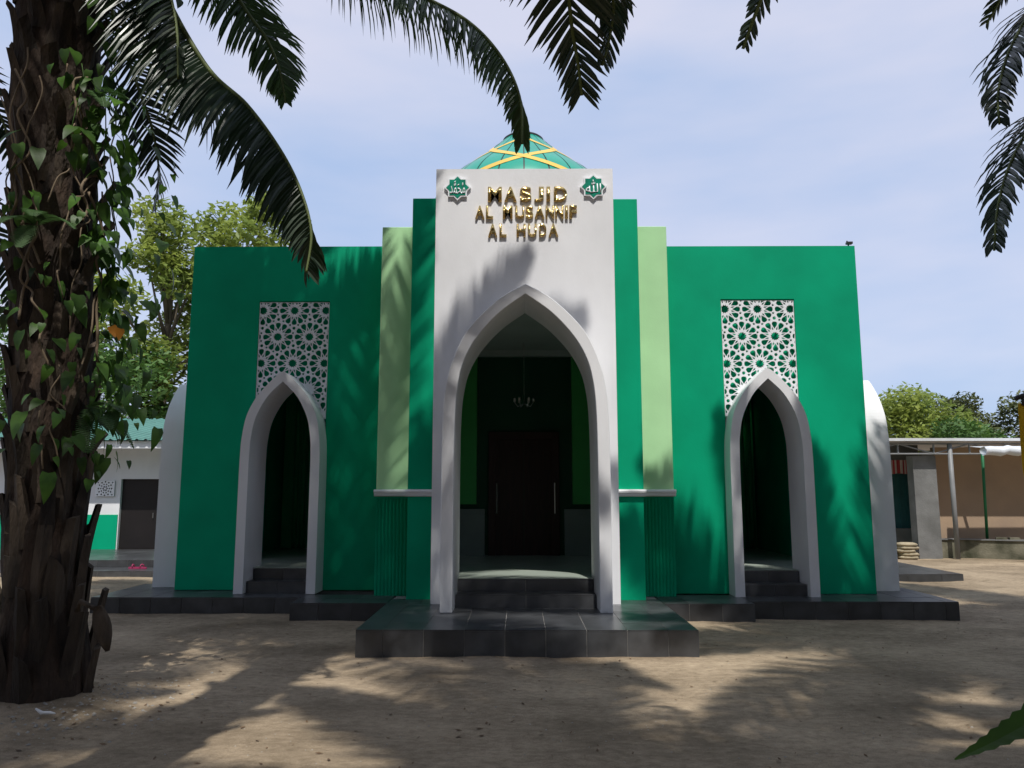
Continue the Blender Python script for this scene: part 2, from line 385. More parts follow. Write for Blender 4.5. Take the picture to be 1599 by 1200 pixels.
def wing(sign, yw, cx, xin, xout, top, yarch, zl_top):
    hw = .51
    xs = [(xin, ZF), (cx - hw, ZF), (cx - hw, zl_top), (cx + hw, zl_top), (cx + hw, ZF), (xout, ZF), (xout, top), (xin, top)]
    if sign < 0: xs = [(xout, ZF), (cx - hw, ZF), (cx - hw, zl_top), (cx + hw, zl_top), (cx + hw, ZF), (xin, ZF), (xin, top), (xout, top)]
    mb = MB(); mb.prism(xs, yw, yw + .3); part('wing_wall', mb, M['green'], bev=.006)
    sm = [p for p in SMID if p[1] > ZF + .01]
    # green panel behind the screen
    zb = 2.3; arc = [(x, z) for x, z in full(SMID, cx, True) if z > zb]
    arc = [(cx + half_at(SMID, zb), zb)] + arc + [(cx - half_at(SMID, zb), zb)]
    outl = [(cx - hw + .001, zb), (cx - hw + .001, zl_top - .001), (cx + hw - .001, zl_top - .001), (cx + hw - .001, zb)] + arc
    mb = MB(); mb.prism(outl, yw + .085, yw + .29); part('recess_panel', mb, M['green'])
    # pierced screen
    s, row = .457, .387; x0, x1, z1 = cx - hw + .004, cx + hw - .004, zl_top - .012
    hs = star_lattice_holes(cx, zl_top - .135, s, row, x0, x1, 2.4); keep = []
    for h in hs:
        c = clip_poly(h, x0 + .006, x1 - .006, z1 - .004)
        if len(c) < 3: continue
        if any(z < 4.3 and z < 3.2 and abs(x - cx) < half_at(SMID, z) + .012 for x, z in c) or min(z for x, z in c) < 2.66: continue
        xs_ = [p[0] for p in c]; zs_ = [p[1] for p in c]
        if max(xs_)-min(xs_) < .006 or max(zs_)-min(zs_) < .006: continue
        keep.append(c)
    zb = 2.63; arc = [(x, z) for x, z in full(SMID, cx, True) if z > zb]
    arc = [(cx + half_at(SMID, zb), zb)] + arc + [(cx - half_at(SMID, zb), zb)]
    outl = [(x0, zb), (x0, z1), (x1, z1), (x1, zb)] + arc
    o = part('pierced_screen', plate_with_holes(outl, keep, yw + .012, yw + .034), M['screen'])
    part('arch_surround', surround(S_OUT, S_IN, yarch, yw + .32, cx), M['white'], bev=.006)
wing(1, 10.5, 3.34, 1.3, 4.744, 5.04, 10.2, 4.266)
wing(-1, 10.85, -3.245, -1.2, -4.75, 5.165, 10.45, 4.34)
# side walls with an arch facing sideways
for sx, y0, top in ((4.744, 10.5, 5.04), (-4.75, 10.85, 5.165)):
    sgn = 1 if sx > 0 else -1; yc = y0 + .86
    pts = [(y0 + .301, ZF), (yc - .48, ZF), (yc - .48, 3.0), (yc + .48, 3.0), (yc + .48, ZF), (18, ZF), (18, top - .003), (y0 + .301, top - .003)]
    mb = MB(); mb.prism(pts, 0, .25); mb.v = [(sx - sgn*q[1], q[0], q[2]) for q in mb.v]
    part('side_wall', mb, M['green'])
    mb = MB(); mb.prism(full(S_OUT, yc) + full(S_IN, yc, True), 0, .72); mb.v = [(sx + sgn*(.455 - q[1]), q[0], q[2]) for q in mb.v]
    if sgn > 0: mb.f = [f[::-1] for f in mb.f]
    part('arch_surround', mb, M['white'], bev=.006)
    mb = MB(); zt = 3.0; arc = [(x, z) for x, z in full(SMID, yc, True) if z > 2.2]
    mb.prism([(yc - .479, 2.2), (yc - .479, 3.3), (yc + .479, 3.3), (yc + .479, 2.2)] + [(yc + half_at(SMID, 2.2), 2.2)] + arc + [(yc - half_at(SMID, 2.2), 2.2)], 0, .2)
    mb.v = [(sx - sgn*(q[1] + .255), q[0], q[2]) for q in mb.v]; part('spandrel_panel', mb, M['green'])
# pilasters
for (x0, x1, y0, top, m, nm) in ((1.0, 1.597, 9.9, 5.503, 'green', 'tall_pilaster'), (1.598, 2.048, 10.25, 5.242, 'pale', 'short_pilaster'),
                                 (-1.425, -.85, 9.95, 5.541, 'green', 'tall_pilaster'), (-1.892, -1.426, 10.3, 5.261, 'pale', 'short_pilaster')):
    zlo = 1.60; mb = MB(); mb.box(x0, x1, y0, 10.62 if x0 > 0 else 10.92, zlo, top); part(nm, mb, M[m], bev=.006)
    mb = MB(); mb.box(x0 + .004, x1 - .004, y0 + .006, 10.62 if x0 > 0 else 10.92, ZF, zlo - .001)
    b = part('pilaster_base', mb, M['green'])
    if m == 'pale':
        n = 10; wd = (x1 - x0) / n
        for i in range(n):
            mb = MB(); c = x0 + wd*(i + .5)
            prof = [(c + wd*.42*math.cos(t*math.pi/5), y0 + .006 - wd*.20*math.sin(t*math.pi/5)) for t in range(6)]
            vs = [(x, y, ZF) for x, y in prof] + [(x, y, 1.52) for x, y in prof]
            mb.add(vs, [(t, t+1, t+7, t+6)[::-1] for t in range(5)] + [tuple(range(6, 12))]); part('rib', mb, M['green'], True, parent=None if False else mosque)
    mb = MB(); xl, xr = (x0, x1 + .022) if x0 > 0 else (x0 - .022, x1)
    prof = [(0, 1.542), (-.030, 1.546), (-.040, 1.560), (-.040, 1.585), (-.060, 1.592), (-.064, 1.612), (-.055, 1.630), (0, 1.634)]
    n = len(prof); vs = [(xl, y0 + a, z) for a, z in prof] + [(xr, y0 + a, z) for a, z in prof]
    mb.add(vs, [(i, (i+1) % n, n+(i+1) % n, n+i) for i in range(n)] + [tuple(range(n))[::-1], tuple(range(n, 2*n))])
    mb.box(xl + .001, xr - .001, y0 + .001, y0 + .30, 1.546, 1.632)
    part('cornice', mb, M['white'])
# enclosure above the vestibule, roof, rear wall
mb = MB(); mb.box(-1.0, 1.15, 9.856, 10.9, 4.02, 5.3); mb.box(-4.5, 4.5, 10.95, 17.9, 4.6, 4.8); mb.box(-4.5, 4.5, 18, 18.25, ZF, 5.0)
part('roof_slab', mb, M['concrete'])
for b_ in ((-1.0, 1.15, 9.857, 15.2), (-4.49, -1.001, 11.152, 15.2), (1.151, 4.49, 10.802, 15.2)):
    mb = MB(); mb.box(*b_, 3.995, 4.015); part('ceiling', mb, M['ceil'])
# interior
ZI = .565
for b_ in ((-1.0, 1.15, 9.60, 15.0), (-4.45, -1.001, 10.90, 15.0), (1.151, 4.44, 10.64, 15.0)):
    mb = MB(); mb.box(*b_, .30, ZI - (.0 if b_[0] != -1.0 else .0005)); part('interior_floor', mb, M['floor'])
mb = MB(); mb.box(-1.9, 2.07, 13.0, 13.2, ZI, 3.995); part('inner_wall', mb, M['green_in_shade'])
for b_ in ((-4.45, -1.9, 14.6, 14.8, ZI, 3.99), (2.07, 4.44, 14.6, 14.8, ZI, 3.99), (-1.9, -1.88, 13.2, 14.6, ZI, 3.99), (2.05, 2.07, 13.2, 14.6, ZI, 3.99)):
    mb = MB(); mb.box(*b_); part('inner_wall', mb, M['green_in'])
for i in range(16):
    for s0 in (-4.2, 2.25):
        x = s0 + i*.14; mb = MB(); mb.tube([(x, 14.58, ZI), (x, 14.58, 3.9)], .05, 8); part('rib', mb, M['green_in'], True)
for x0, x1 in ((-1.3, -.70), (.90, 1.5)):
    mb = MB(); mb.box(x0, x1, 12.86, 13.0, 1.40, 3.88); part('inner_pilaster', mb, M['pale_in'])
    mb = MB(); mb.box(x0, x1 if x0 > 0 else x1 + .14, 12.88, 13.0, ZI, 1.32) if x0 < 0 else mb.box(x0 - .14, x1, 12.88, 13.0, ZI, 1.32); part('dado_panel', mb, M['dado'])
mb = MB(); mb.box(-1.9, 2.07, 12.84, 12.99, 3.89, 3.99); part('ceiling_cove', mb, M['ceil'])
mb = MB(); mb.box(-.50, -.38, 12.9, 13.0, ZI, 2.60); mb.box(.56, .68, 12.9, 13.0, ZI, 2.60); mb.box(-.38, .56, 12.9, 13.0, 2.48, 2.60)
door = part('door_frame', mb, M['door'])
for a, b in ((-.38, .088), (.092, .56)):
    mb = MB(); mb.box(a, b, 12.95, 12.99, ZI, 2.48)
    for z0, z1 in ((.70, 1.3), (1.42, 2.36)): mb.box(a + .08, b - .08, 12.935, 12.955, z0, z1)
    d = part('door', mb, M['door'])
for x in (-.36, .60):
    mb = MB(); mb.tube([(x, 12.86, 1.25), (x, 12.86, 1.75)], .012, 6); mb.tube([(x, 12.9, 1.3), (x, 12.86, 1.3)], .01, 5); mb.tube([(x, 12.9, 1.7), (x, 12.86, 1.7)], .01, 5)
    part('door_handle', mb, M['steel'])
mb = MB()
for k in range(6):
    a = k*math.pi/3; mb.tube([(.09, 12.2, 3.0), (.09+.10*math.cos(a), 12.2+.10*math.sin(a), 2.95), (.09+.15*math.cos(a), 12.2+.15*math.sin(a), 3.02)], .006, 5)
    mb.lathe([(.0, 0), (.02, .01), (.022, .05), (.012, .07)], 6, (.09+.15*math.cos(a), 12.2+.15*math.sin(a), 3.02))
mb.tube([(.09, 12.2, 3.0), (.09, 12.2, 3.99)], .005, 5)
part('ceiling_lamp', mb, M['steel'])
mb = MB(); mb.box(FX0+.05, -.88, 9.855, 10.0, ZF, 4.02); part('jamb_panel', mb, M['white'])

# ---- tiled platform
TILE = MB(); TILE.box(0, 1, 0, 1, 0, 1)
_tilecache = {}
def tile(parent, x0, x1, y0, y1, z0, z1):
    k = (round(x1-x0, 3), round(y1-y0, 3), round(z1-z0, 3))
    if k not in _tilecache:
        mb = MB(); mb.box(-k[0]/2, k[0]/2, -k[1]/2, k[1]/2, -k[2]/2, k[2]/2); _tilecache[k] = mb.mesh('tile', M['tile'])
    return link('tile', _tilecache[k], parent, world=((x0+x1)/2 + rnd.uniform(-.0006, .0006), (y0+y1)/2 + rnd.uniform(-.001, .001), (z0+z1)/2 + rnd.uniform(-.0008, .0008)))
def slab(name, x0, x1, y0, y1, z0, z1, parent, front=True, left=False, right=False, top=True, ts=.4, ox=0.0, oy=0.0, skip=None, mcore='grout'):
    mb = MB(); g = .010; mb.box(x0 + g, x1 - g, y0 + g, y1, z0 - .1, z1 - .006); core = part(name, mb, M[mcore], parent=parent)
    def cuts(a, b, o):
        c = [a]; p = a + (o if o else ts)
        while p < b - .04: c.append(p); p += ts
        return c + [b]
    X = cuts(x0, x1, ox); Y = cuts(y0, y1, oy); j = .003
    if top:
        for a, b in zip(X, X[1:]):
            for c, d in zip(Y, Y[1:]):
                if skip and skip((a+b)/2, (c+d)/2): continue
                tile(core, a+j, b-j, c+j, d-j, z1-.010, z1)
    if front:
        for a, b in zip(X, X[1:]): tile(core, a+j, b-j, y0+.001, y0+.013, z0-.08, z1-.0125)
    for flag, xx in ((left, x0), (right, x1)):
        if flag:
            for c, d in zip(Y, Y[1:]):
                tile(core, xx+.001 if xx == x0 else xx-.013, xx+.013 if xx == x0 else xx-.001, max(c, y0+.016)+j, d-j, z0-.08, z1-.0125)
    return core
slab('platform', -1.604, 1.765, 7.80, 9.60, 0, ZF, mosque, True, True, True, ox=.27)
inside = lambda x, y: y > 10.9 or abs(x - CX) < .7 and y > 9.7
slab('platform', -2.79, -1.606, 9.62, 10.4, 0, ZF, mosque, True, True, False, ox=.35)
slab('platform', 1.767, 2.86, 9.60, 10.4, 0, ZF, mosque, True, False, True, ox=.30)
slab('platform', 2.862, 5.43, 9.80, 11.2, 0, ZF, mosque, True, False, True, skip=lambda x, y: y > 10.7 and x < 4.5)
slab('platform', -5.52, -2.792, 10.15, 11.6, 0, ZF - .004, mosque, True, True, False, ox=.38, skip=lambda x, y: y > 11.1 and x > -4.5)
slab('platform', -1.604, 1.765, 9.602, 10.5, 0, ZF - .0005, mosque, False, False, False, skip=lambda x, y: y > 10.0)
mb = MB(); mb.box(-4.9, 4.9, 11.2, 18.3, -.1, .255); part('foundation', mb, M['concrete'])
mb = MB(); mb.box(-4.6, -.99, 10.9, 11.3, 0, .25); part('foundation', mb, M['concrete'])
mb = MB(); mb.box(-.98, 4.6, 10.56, 11.3, 0, .25); part('foundation', mb, M['concrete'])
slab('platform', 5.05, 7.83, 13.93, 18.0, 0, .17, mosque, True, False, True, ts=.6)
# steps inside each arch
for (x0, x1, y1_, y2_, z1, z2, yend) in ((-.738, .908, 9.23, 9.55, .41, ZI+.003, 9.9), (2.925, 3.755, 10.3, 10.56, .41, ZI+.003, 10.8), (-3.66, -2.83, 10.56, 10.82, .41, ZI+.003, 11.05)):
    st = slab('step', x0, x1, y1_, y2_, ZF + .08, z1, mosque, True, False, False, ts=(x1-x0)/2 + .001)
    st = slab('step', x0, x1, y2_, yend if False else y2_ + .03, ZF + .08, z2 - .006, mosque, True, False, False, top=False, ts=(x1-x0)/2 + .001)
    mb = MB(); mb.box(x0, x1, y2_ - .004, y2_ + .14, z2 - .006, z2); part('threshold', mb, M['floor'])
# ---- dome
dome_c = (.10, 14.0, 0)
prof = [(1.66, 5.7), (1.76, 6.1), (1.80, 6.5), (1.74, 6.85), (1.60, 7.13), (1.38, 7.38), (1.12, 7.60), (.86, 7.82), (.60, 8.04), (.36, 8.28)]
pp = [(p.x, p.y) for p in catmull([(r, z, 0) for r, z in prof], 4)]
mb = MB(); mb.lathe([(1.72, 4.8), (1.72, 5.7)], 48, dome_c); part('drum', mb, M['white'], True)
def rad(z):
    for (r0, z0), (r1, z1) in zip(pp, pp[1:]):
        if z0 <= z <= z1: return r0 + (r1-r0)*(z-z0)/(z1-z0)
    return pp[-1][0]
for k in range(24):
    mb = MB(); a0 = 2*math.pi*k/24 + .006; a1 = 2*math.pi*(k+1)/24 - .006; vs = []; fs = []
    for r, z in pp:
        g = .003 / max(r, .1)
        for q in range(4):
            a = (a0 + g) + (a1 - a0 - 2*g)*q/3
            vs.append((dome_c[0] + r*math.cos(a), dome_c[1] + r*math.sin(a), z))
        for q in (0, 3):
            pass
    for i in range(len(pp)-1):
        for q in range(3): fs.append((i*4+q, i*4+q+1, (i+1)*4+q+1, (i+1)*4+q))
    mb.add(vs, fs); part('dome_panel', mb, M['dome'], True)
mb = MB(); mb.lathe([(r - .012, z) for r, z in pp], 48, dome_c); part('dome_shell', mb, M['darkmetal'], True)
for sgn in (1, -1):
    for k in range(5):
        mb = MB(); vs = []; fs = []; n = 60
        for i in range(n+1):
            t = i/n; z = 5.75 + (8.26-5.75)*t
            a = -math.pi/2 + .62 + 2*math.pi*k/5 + sgn*(3.9*(t - .80)); r = rad(z) + (.010 if sgn > 0 else .014)
            wd = (.075 + .05*(1 - t))
            # band half width perpendicular, mostly vertical extent
            zz0, zz1 = z - wd*.42, min(z + wd*.42, 8.27)
            r0, r1 = rad(max(zz0, 5.71)) + (.010 if sgn > 0 else .014), rad(zz1) + (.010 if sgn > 0 else .014)
            vs += [(dome_c[0] + r0*math.cos(a + .02*sgn), dome_c[1] + r0*math.sin(a + .02*sgn), zz0), (dome_c[0] + r1*math.cos(a - .02*sgn), dome_c[1] + r1*math.sin(a - .02*sgn), zz1)]
            if i < n: fs.append((2*i, 2*i+1, 2*i+3, 2*i+2) if sgn < 0 else (2*i, 2*i+2, 2*i+3, 2*i+1))
        mb.add(vs, fs); part('dome_band', mb, M['band'], True)
mb = MB(); mb.lathe([(.37, 8.25), (.39, 8.29), (.36, 8.315), (.30, 8.30)], 32, dome_c); part('dome_ring', mb, M['darkmetal'], True)
mb = MB(); mb.lathe([(.34, 8.30), (.27, 8.36), (.14, 8.41), (.05, 8.44)], 32, dome_c); part('dome_cap', mb, M['dome'], True)
mb = MB(); mb.tube([(.10, 14, 8.43), (.10, 14, 8.78)], .022, 8); part('finial', mb, M['screen'], True)
# ---- emblems
def badge(cx, cz, word, rr=.172):
    def star(r): return [(cx + (r if q % 2 == 0 else r*.765)*math.sin(q*math.pi/8), cz + (r if q % 2 == 0 else r*.765)*math.cos(q*math.pi/8)) for q in range(16)]
    mb = MB(); mb.prism(star(rr)[::-1], 9.518, 9.549); root = part('emblem', mb, M['screen'])
    mb = MB(); mb.prism(star(rr*.86)[::-1], 9.513, 9.5175); part('emblem_face', mb, M['badge'], parent=root)
    cu = bpy.data.curves.new('calligraphy', 'FONT'); cu.body = word; cu.offset = .004
    t = bpy.data.objects.new('calligraphy', cu); COL.objects.link(t); bpy.context.view_layer.update()
    dg = bpy.context.evaluated_depsgraph_get(); me = bpy.data.meshes.new_from_object(t.evaluated_get(dg))
    bpy.data.objects.remove(t)
    xs = [v.co.x for v in me.vertices]; ys = [v.co.y for v in me.vertices]
    s = min(.20/(max(xs)-min(xs)), .19/(max(ys)-min(ys))); mx_, my_ = (max(xs)+min(xs))/2, (max(ys)+min(ys))/2
    sx = min(.20/(max(xs)-min(xs)), s*1.3); sy = min(.175/(max(ys)-min(ys)), s*2.6)
    for v in me.vertices: v.co = Vector((cx + (v.co.x - mx_)*sx, 9.509, cz + (v.co.y - my_)*sy))
    me.materials.clear(); me.materials.append(M['screen'])
    o = link('calligraphy', me, root); sd = o.modifiers.new('solid', 'SOLIDIFY'); sd.thickness = .006; sd.offset = 0
badge(-.787, 5.515, '\uFDF4'); badge(.975, 5.522, '\uFDF2')
# ---- lettering
def letters(txt, boxes, z0, z1):
    for ch, (a, b) in zip(txt, boxes):
        if ch == ' ': continue
        cu = bpy.data.curves.new('letter', 'FONT'); cu.body = ch; cu.offset = .028
        t = bpy.data.objects.new('letter', cu); COL.objects.link(t); bpy.context.view_layer.update()
        dg = bpy.context.evaluated_depsgraph_get(); me = bpy.data.meshes.new_from_object(t.evaluated_get(dg)); bpy.data.objects.remove(t)
        xs = [v.co.x for v in me.vertices]; ys = [v.co.y for v in me.vertices]
        for v in me.vertices:
            u = (v.co.x - min(xs))/(max(xs)-min(xs)); k = (v.co.y - min(ys))/(max(ys)-min(ys))
            v.co = Vector((a + (b-a)*u, 9.533, z0 + (z1-z0)*k))
        me.materials.clear(); me.materials.append(M['gold'])
        o = link('letter', me, mosque); sd = o.modifiers.new('solid', 'SOLIDIFY'); sd.thickness = .028; sd.offset = 0
def bx(l):                                        # image measure -> metres along the facade
    return [(-1.068 + (a - 85)*.002068, -1.068 + (b - 85)*.002068) for a, b in l]
letters('MASJID', bx([(412,499),(515,592),(613,685),(703,762),(779,802),(826,907)]), 5.325, 5.525)
letters('ALMUSANNIF', bx([(333,391),(400,445),(506,567),(583,642),(647,696),(704,766),(773,827),(833,885),(894,912),(921,968)]), 5.095, 5.270)
letters('ALHUDA', bx([(414,471),(485,529),(592,648),(662,717),(732,777),(790,851)]), 4.850, 5.025)
mb = MB(); mb.tube([(4.70, 10.6, 5.04), (4.70, 10.6, 5.10), (4.66, 10.55, 5.12)], .012, 6); mb.box(4.66, 4.74, 10.54, 10.6, 5.085, 5.115); part('roof_cable_clip', mb, M['darkmetal'])

# ------------------------------------------------------------------ palms
def leaflet_mesh(mb, base, d, n, length, width, droop, seg=4, fold=.25):
    """strip leaflet: base point, unit direction d, side normal n (leaf plane normal)"""
    p = Vector(base); d = Vector(d); vs = []; fs = []; step = length/seg
    side = d.cross(n).normalized()
    for i in range(seg+1):
        t = i/seg; wv = width*(.6 + 1.2*t)*(1-t)**.6 + .002 if t < 1 else .002
        wv = min(wv, width)
        nn = side.cross(d).normalized()
        vs += [p - side*wv*.5 + nn*wv*fold, p.copy(), p + side*wv*.5 + nn*wv*fold]
        if i < seg:
            fs += [(3*i, 3*i+1, 3*i+4, 3*i+3), (3*i+1, 3*i+2, 3*i+5, 3*i+4)]
        p = p + d*step
        d = (d + Vector((0, 0, -1))*droop*(.35 + t)).normalized()
        side = d.cross(nn); side = side.normalized() if side.length > .05 else Vector((1, 0, 0))
    mb.add(vs, fs)
def frond_build(ctrl, nleaf, llen, rg, thick=.035, droop=.16, seg=4, width=.042, start=.12, lift=.25, twist=0.0):
    pts = catmull(ctrl, 10); S = [0]
    for a, b in zip(pts, pts[1:]): S.append(S[-1] + (b-a).length)
    T = S[-1]
    rm = MB(); rr = [thick*(1 - .85*s/T) + .004 for s in S]; rm.tube(pts, rr, 6)
    leaves = []
    for k in range(nleaf):
        u = start + (1-start)*(k + rg.uniform(-.3, .3))/nleaf; u = min(max(u, 0), .998); s = u*T
        i = max(j for j in range(len(S)) if S[j] <= s); i = min(i, len(pts)-2); f = (s-S[i])/max(S[i+1]-S[i], 1e-6)
        p = pts[i].lerp(pts[i+1], f); tan = (pts[i+1]-pts[i]).normalized()
        up = Vector((0, 0, 1)); sd = tan.cross(up)
        if sd.length < .15: sd = tan.cross(Vector((0, 1, 0)))
        sd.normalize(); sd = Quaternion(tan, twist) @ sd; nrm = sd.cross(tan).normalized()
        uu = min(max((u-start)/(1-start), 0), 1); lf = llen*min(1, .35 + 3.2*uu)*(1 - .66*uu**2.6)*rg.uniform(.85, 1.1)
        lf = max(lf, llen*.30)*(1 - .55*max(0, (u - .86)/.14))
        for sg in (-1, 1):
            ang = .40 + .80*u + rg.uniform(-.12, .12)       # forward sweep grows towards the tip
            d = (sd*sg*math.cos(ang*.75) + tan*math.sin(ang*.75) + nrm*(lift + rg.uniform(-.22, .22)) ).normalized()
            mb = MB(); leaflet_mesh(mb, p, d, nrm, lf, width*rg.uniform(.85, 1.2), droop*rg.uniform(.7, 1.4), seg)
            leaves.append((lf, mb))
    return rm, leaves
def join(mbs):
    o = MB()
    for m in mbs:
        k = len(o.v); o.v += m.v; o.f += [tuple(i+k for i in f) for f in m.f]; o.m += m.m
    return o
# generic frond variants (local, pointing +X) shared by all crowns
generic = []
for vi, (h, L_, dr) in enumerate(((2.3, 4.2, .6), (1.5, 4.6, 1.5), (.8, 4.3, 2.6), (3.0, 3.3, .1))):
    g = random.Random(50+vi)
    ctrl = [(0, 0, 0), (L_*.22, 0, h*.55), (L_*.48, 0, h*.95), (L_*.74, 0.05, h - dr*.35), (L_*.93, .08, h - dr)]
    rm, lv = frond_build(ctrl, 84, .80, g, .05, .22, 3, .062)
    generic.append((rm.mesh('frond', M['rachis'], True), join([m for _, m in lv]).mesh('leaflets', M['leaflet'])))
def crown(root, c, spec):
    for (kind, az, pitch, sc) in spec:
        fr = bpy.data.objects.new('frond', generic[kind][0]); COL.objects.link(fr); fr.parent = root
        fr.location = Vector(c) - root.location; fr.rotation_euler = (0, -pitch, az); fr.scale = (sc,)*3
        lv = bpy.data.objects.new('leaflets', generic[kind][1]); COL.objects.link(lv); lv.parent = fr; lv['kind'] = 'stuff'
def palm_trunk(root, base, top, r0, r1, boots=True, seed=1, n_boots=150):
    g = random.Random(seed); b, t = Vector(base), Vector(top); n = 40; k = 28; vs = []; fs = []
    for i in range(n+1):
        u = i/n; p = b.lerp(t, u) + Vector((0, 0, -.15 if i == 0 else 0)); r = r0*(1-u) + r1*u + (.12*math.exp(-u*18))
        for j in range(k):
            a = 2*math.pi*j/k; q = Vector((math.cos(a), math.sin(a), 0))
            rr = r*(1 + .16*noise.noise(Vector((math.cos(a)*2.2, math.sin(a)*2.2, u*14 + seed))) + .08*noise.noise(Vector((math.cos(a)*7, math.sin(a)*7, u*30))))
            vs.append(p + q*rr)
    for i in range(n):
        for j in range(k): fs.append((i*k+j, i*k+(j+1) % k, (i+1)*k+(j+1) % k, (i+1)*k+j))
    mb = MB(); mb.add(vs, fs); link('trunk', mb.mesh('trunk', M['bark'], True), root)
    if boots:
        for q in range(n_boots):
            u = (q + .5)/n_boots; a = q*2.39996 + g.uniform(-.12, .12); p = b.lerp(t, u); r = r0*(1-u) + r1*u + .12*math.exp(-u*18)
            low = p.z < 1.6
            rad_ = Vector((math.cos(a), math.sin(a), 0)); tg = Vector((-math.sin(a), math.cos(a), 0)); up = Vector((0, 0, 1))
            L_ = g.uniform(.45, .8) if low else g.uniform(.26, .46); wd = g.uniform(.13, .20) if low else g.uniform(.15, .22); out_ = g.uniform(.04, .11) if low else g.uniform(.07, .17)
            mb = MB(); vs = []; fs = []; nn = 4
            for i in range(nn+1):
                f = i/nn; cpt = p + rad_*(r*.86 + out_*f**1.5) + up*(L_*(f-.35)) + tg*(.03*math.sin(q*1.7)*f)
                ww = wd*(1 - .45*f)*(1 + .12*g.uniform(-1, 1)); th = .05*(1-.4*f)
                jag = g.uniform(-.05, .05) if i == nn else 0
                vs += [cpt - tg*ww*.5 + up*jag, cpt + rad_*th + up*(jag*.4), cpt + tg*ww*.5 - up*jag, cpt - rad_*th*.7]
                if i:
                    o = 4*(i-1)
                    for e in range(4): fs.append((o+e, o+(e+1) % 4, o+4+(e+1) % 4, o+4+e))
            fs.append((4*nn, 4*nn+1, 4*nn+2, 4*nn+3)); mb.add(vs, fs)
            if mb.v: 
                lx = p + rad_*r
                me = MB(); me.v = [tuple(Vector(v)-lx) for v in mb.v]; me.f = mb.f; me.m = mb.m
                link('leaf_base', me.mesh('leaf_base', M['boot']), root, world=lx)
def ring(seed, n, lo, hi, kinds, avoid=()):
    g = random.Random(seed); out = []
    for i in range(n):
        az = i*2.39996 + g.uniform(-.15, .15); az = (az + math.pi) % (2*math.pi) - math.pi
        if any(a0 < az < a1 for a0, a1 in avoid): continue
        out.append((g.choice(kinds), az, g.uniform(lo, hi), g.uniform(.88, 1.08)))
    return out
def own_frond(root, ctrl, nleaf, llen, seed, mkey='leaflet', droop=.16, single=0, width=.042, lift=.25, thick=.035, start=.12, twist=0.0):
    rm, lv = frond_build(ctrl, nleaf, llen, random.Random(seed), thick, droop, 4, width, start, lift, twist)
    fr = link('frond', rm.mesh('frond', M['rachis'], True), root)
    lv.sort(key=lambda e: -e[0])
    # bring out the largest in-view leaflets as single objects
    for _, m in lv[:single]:
        b0 = Vector(m.v[1]); mm = MB(); mm.v = [tuple(Vector(v)-b0) for v in m.v]; mm.f = m.f; mm.m = m.m
        o = bpy.data.objects.new('leaflet', mm.mesh('leaflet', M[mkey])); COL.objects.link(o); o.parent = fr; o.location = b0   # frond sits at world origin offset
    if lv[single:]:
        o = bpy.data.objects.new('leaflets', join([m for _, m in lv[single:]]).mesh('leaflets', M[mkey])); COL.objects.link(o); o.parent = fr; o['kind'] = 'stuff'
    return fr
# palm A: the big vine-clad trunk at the left
LC = (-4.15, 6.1, 8.6)
pA = thing('oil_palm', 'oil palm with thick dark vine-covered trunk at the left edge of the yard', 'palm tree', (-3.62, 6.1, 0), 'oil palms shading the yard')
palm_trunk(pA, (-3.62, 6.1, 0), LC, .25, .36, True, 3, 230)
own_frond(pA, [LC, (-4.0, 6.1, 8.4), (-3.6, 6.05, 7.3), (-3.1, 6.0, 6.0), (-2.55, 5.8, 5.05), (-2.11, 5.6, 4.58), (-1.80, 5.5, 4.16), (-1.6, 5.4, 3.79), (-1.5, 5.35, 3.46), (-1.51, 5.3, 3.15)], 200, .85, 11, 'leaflet', .42, 120, .042, -.8)
own_frond(pA, [LC, (-3.7, 6.4, 8.4), (-3.2, 6.6, 7.2), (-2.56, 6.5, 6.08), (-2.27, 6.4, 5.65), (-2.1, 6.3, 5.28), (-2.0, 6.2, 4.92)], 140, .66, 12, 'leaflet2', .32, 60, .034, -.1, twist=.9)
own_frond(pA, [LC, (-4.3, 7.0, 8.1), (-4.28, 7.4, 6.7), (-3.97, 7.4, 5.86), (-3.75, 7.4, 5.29), (-3.65, 7.4, 4.81), (-3.68, 7.4, 4.41)], 130, .62, 13, 'leaflet', .16, 30, .032, .05, twist=1.4)
own_frond(pA, [LC, (-3.2, 6.05, 8.5), (-2.1, 6.0, 7.0), (-1.45, 5.9, 6.12), (-.89, 5.8, 5.69), (-.43, 5.7, 5.36), (-.15, 5.6, 5.0), (.01, 5.5, 4.59), (.03, 5.4, 4.16)], 200, .66, 14, 'leaflet2', .44, 90, .034, -.7)
own_frond(pA, [LC, (-5.0, 6.3, 7.9), (-5.37, 6.4, 6.0), (-4.94, 6.4, 5.29), (-4.61, 6.4, 4.92), (-4.43, 6.4, 4.44)], 76, .6, 15, 'leaflet', .2, 0, .04, -.1, twist=1.2)
own_frond(pA, [LC, (-5.2, 6.6, 7.5), (-5.7, 7, 5.3), (-5.2, 7, 4.26), (-4.88, 7, 3.81), (-4.75, 7, 3.32)], 80, .6, 16, 'leaflet', .2, 0, .04, -.1, twist=1.2)
own_frond(pA, [LC, (-4.1, 5.9, 8.2), (-3.6, 5.8, 7.2), (-3.05, 5.7, 6.2), (-2.75, 5.65, 5.4), (-2.66, 5.6, 4.8)], 100, .62, 17, 'leaflet', .4, 0, .046, -.6)
own_frond(pA, [LC, (-4.0, 6.5, 8.3), (-3.5, 6.7, 7.3), (-2.9, 6.8, 6.6), (-2.45, 6.8, 6.1), (-2.2, 6.8, 5.7)], 90, .6, 18, 'leaflet', .4, 0, .046, -.5)
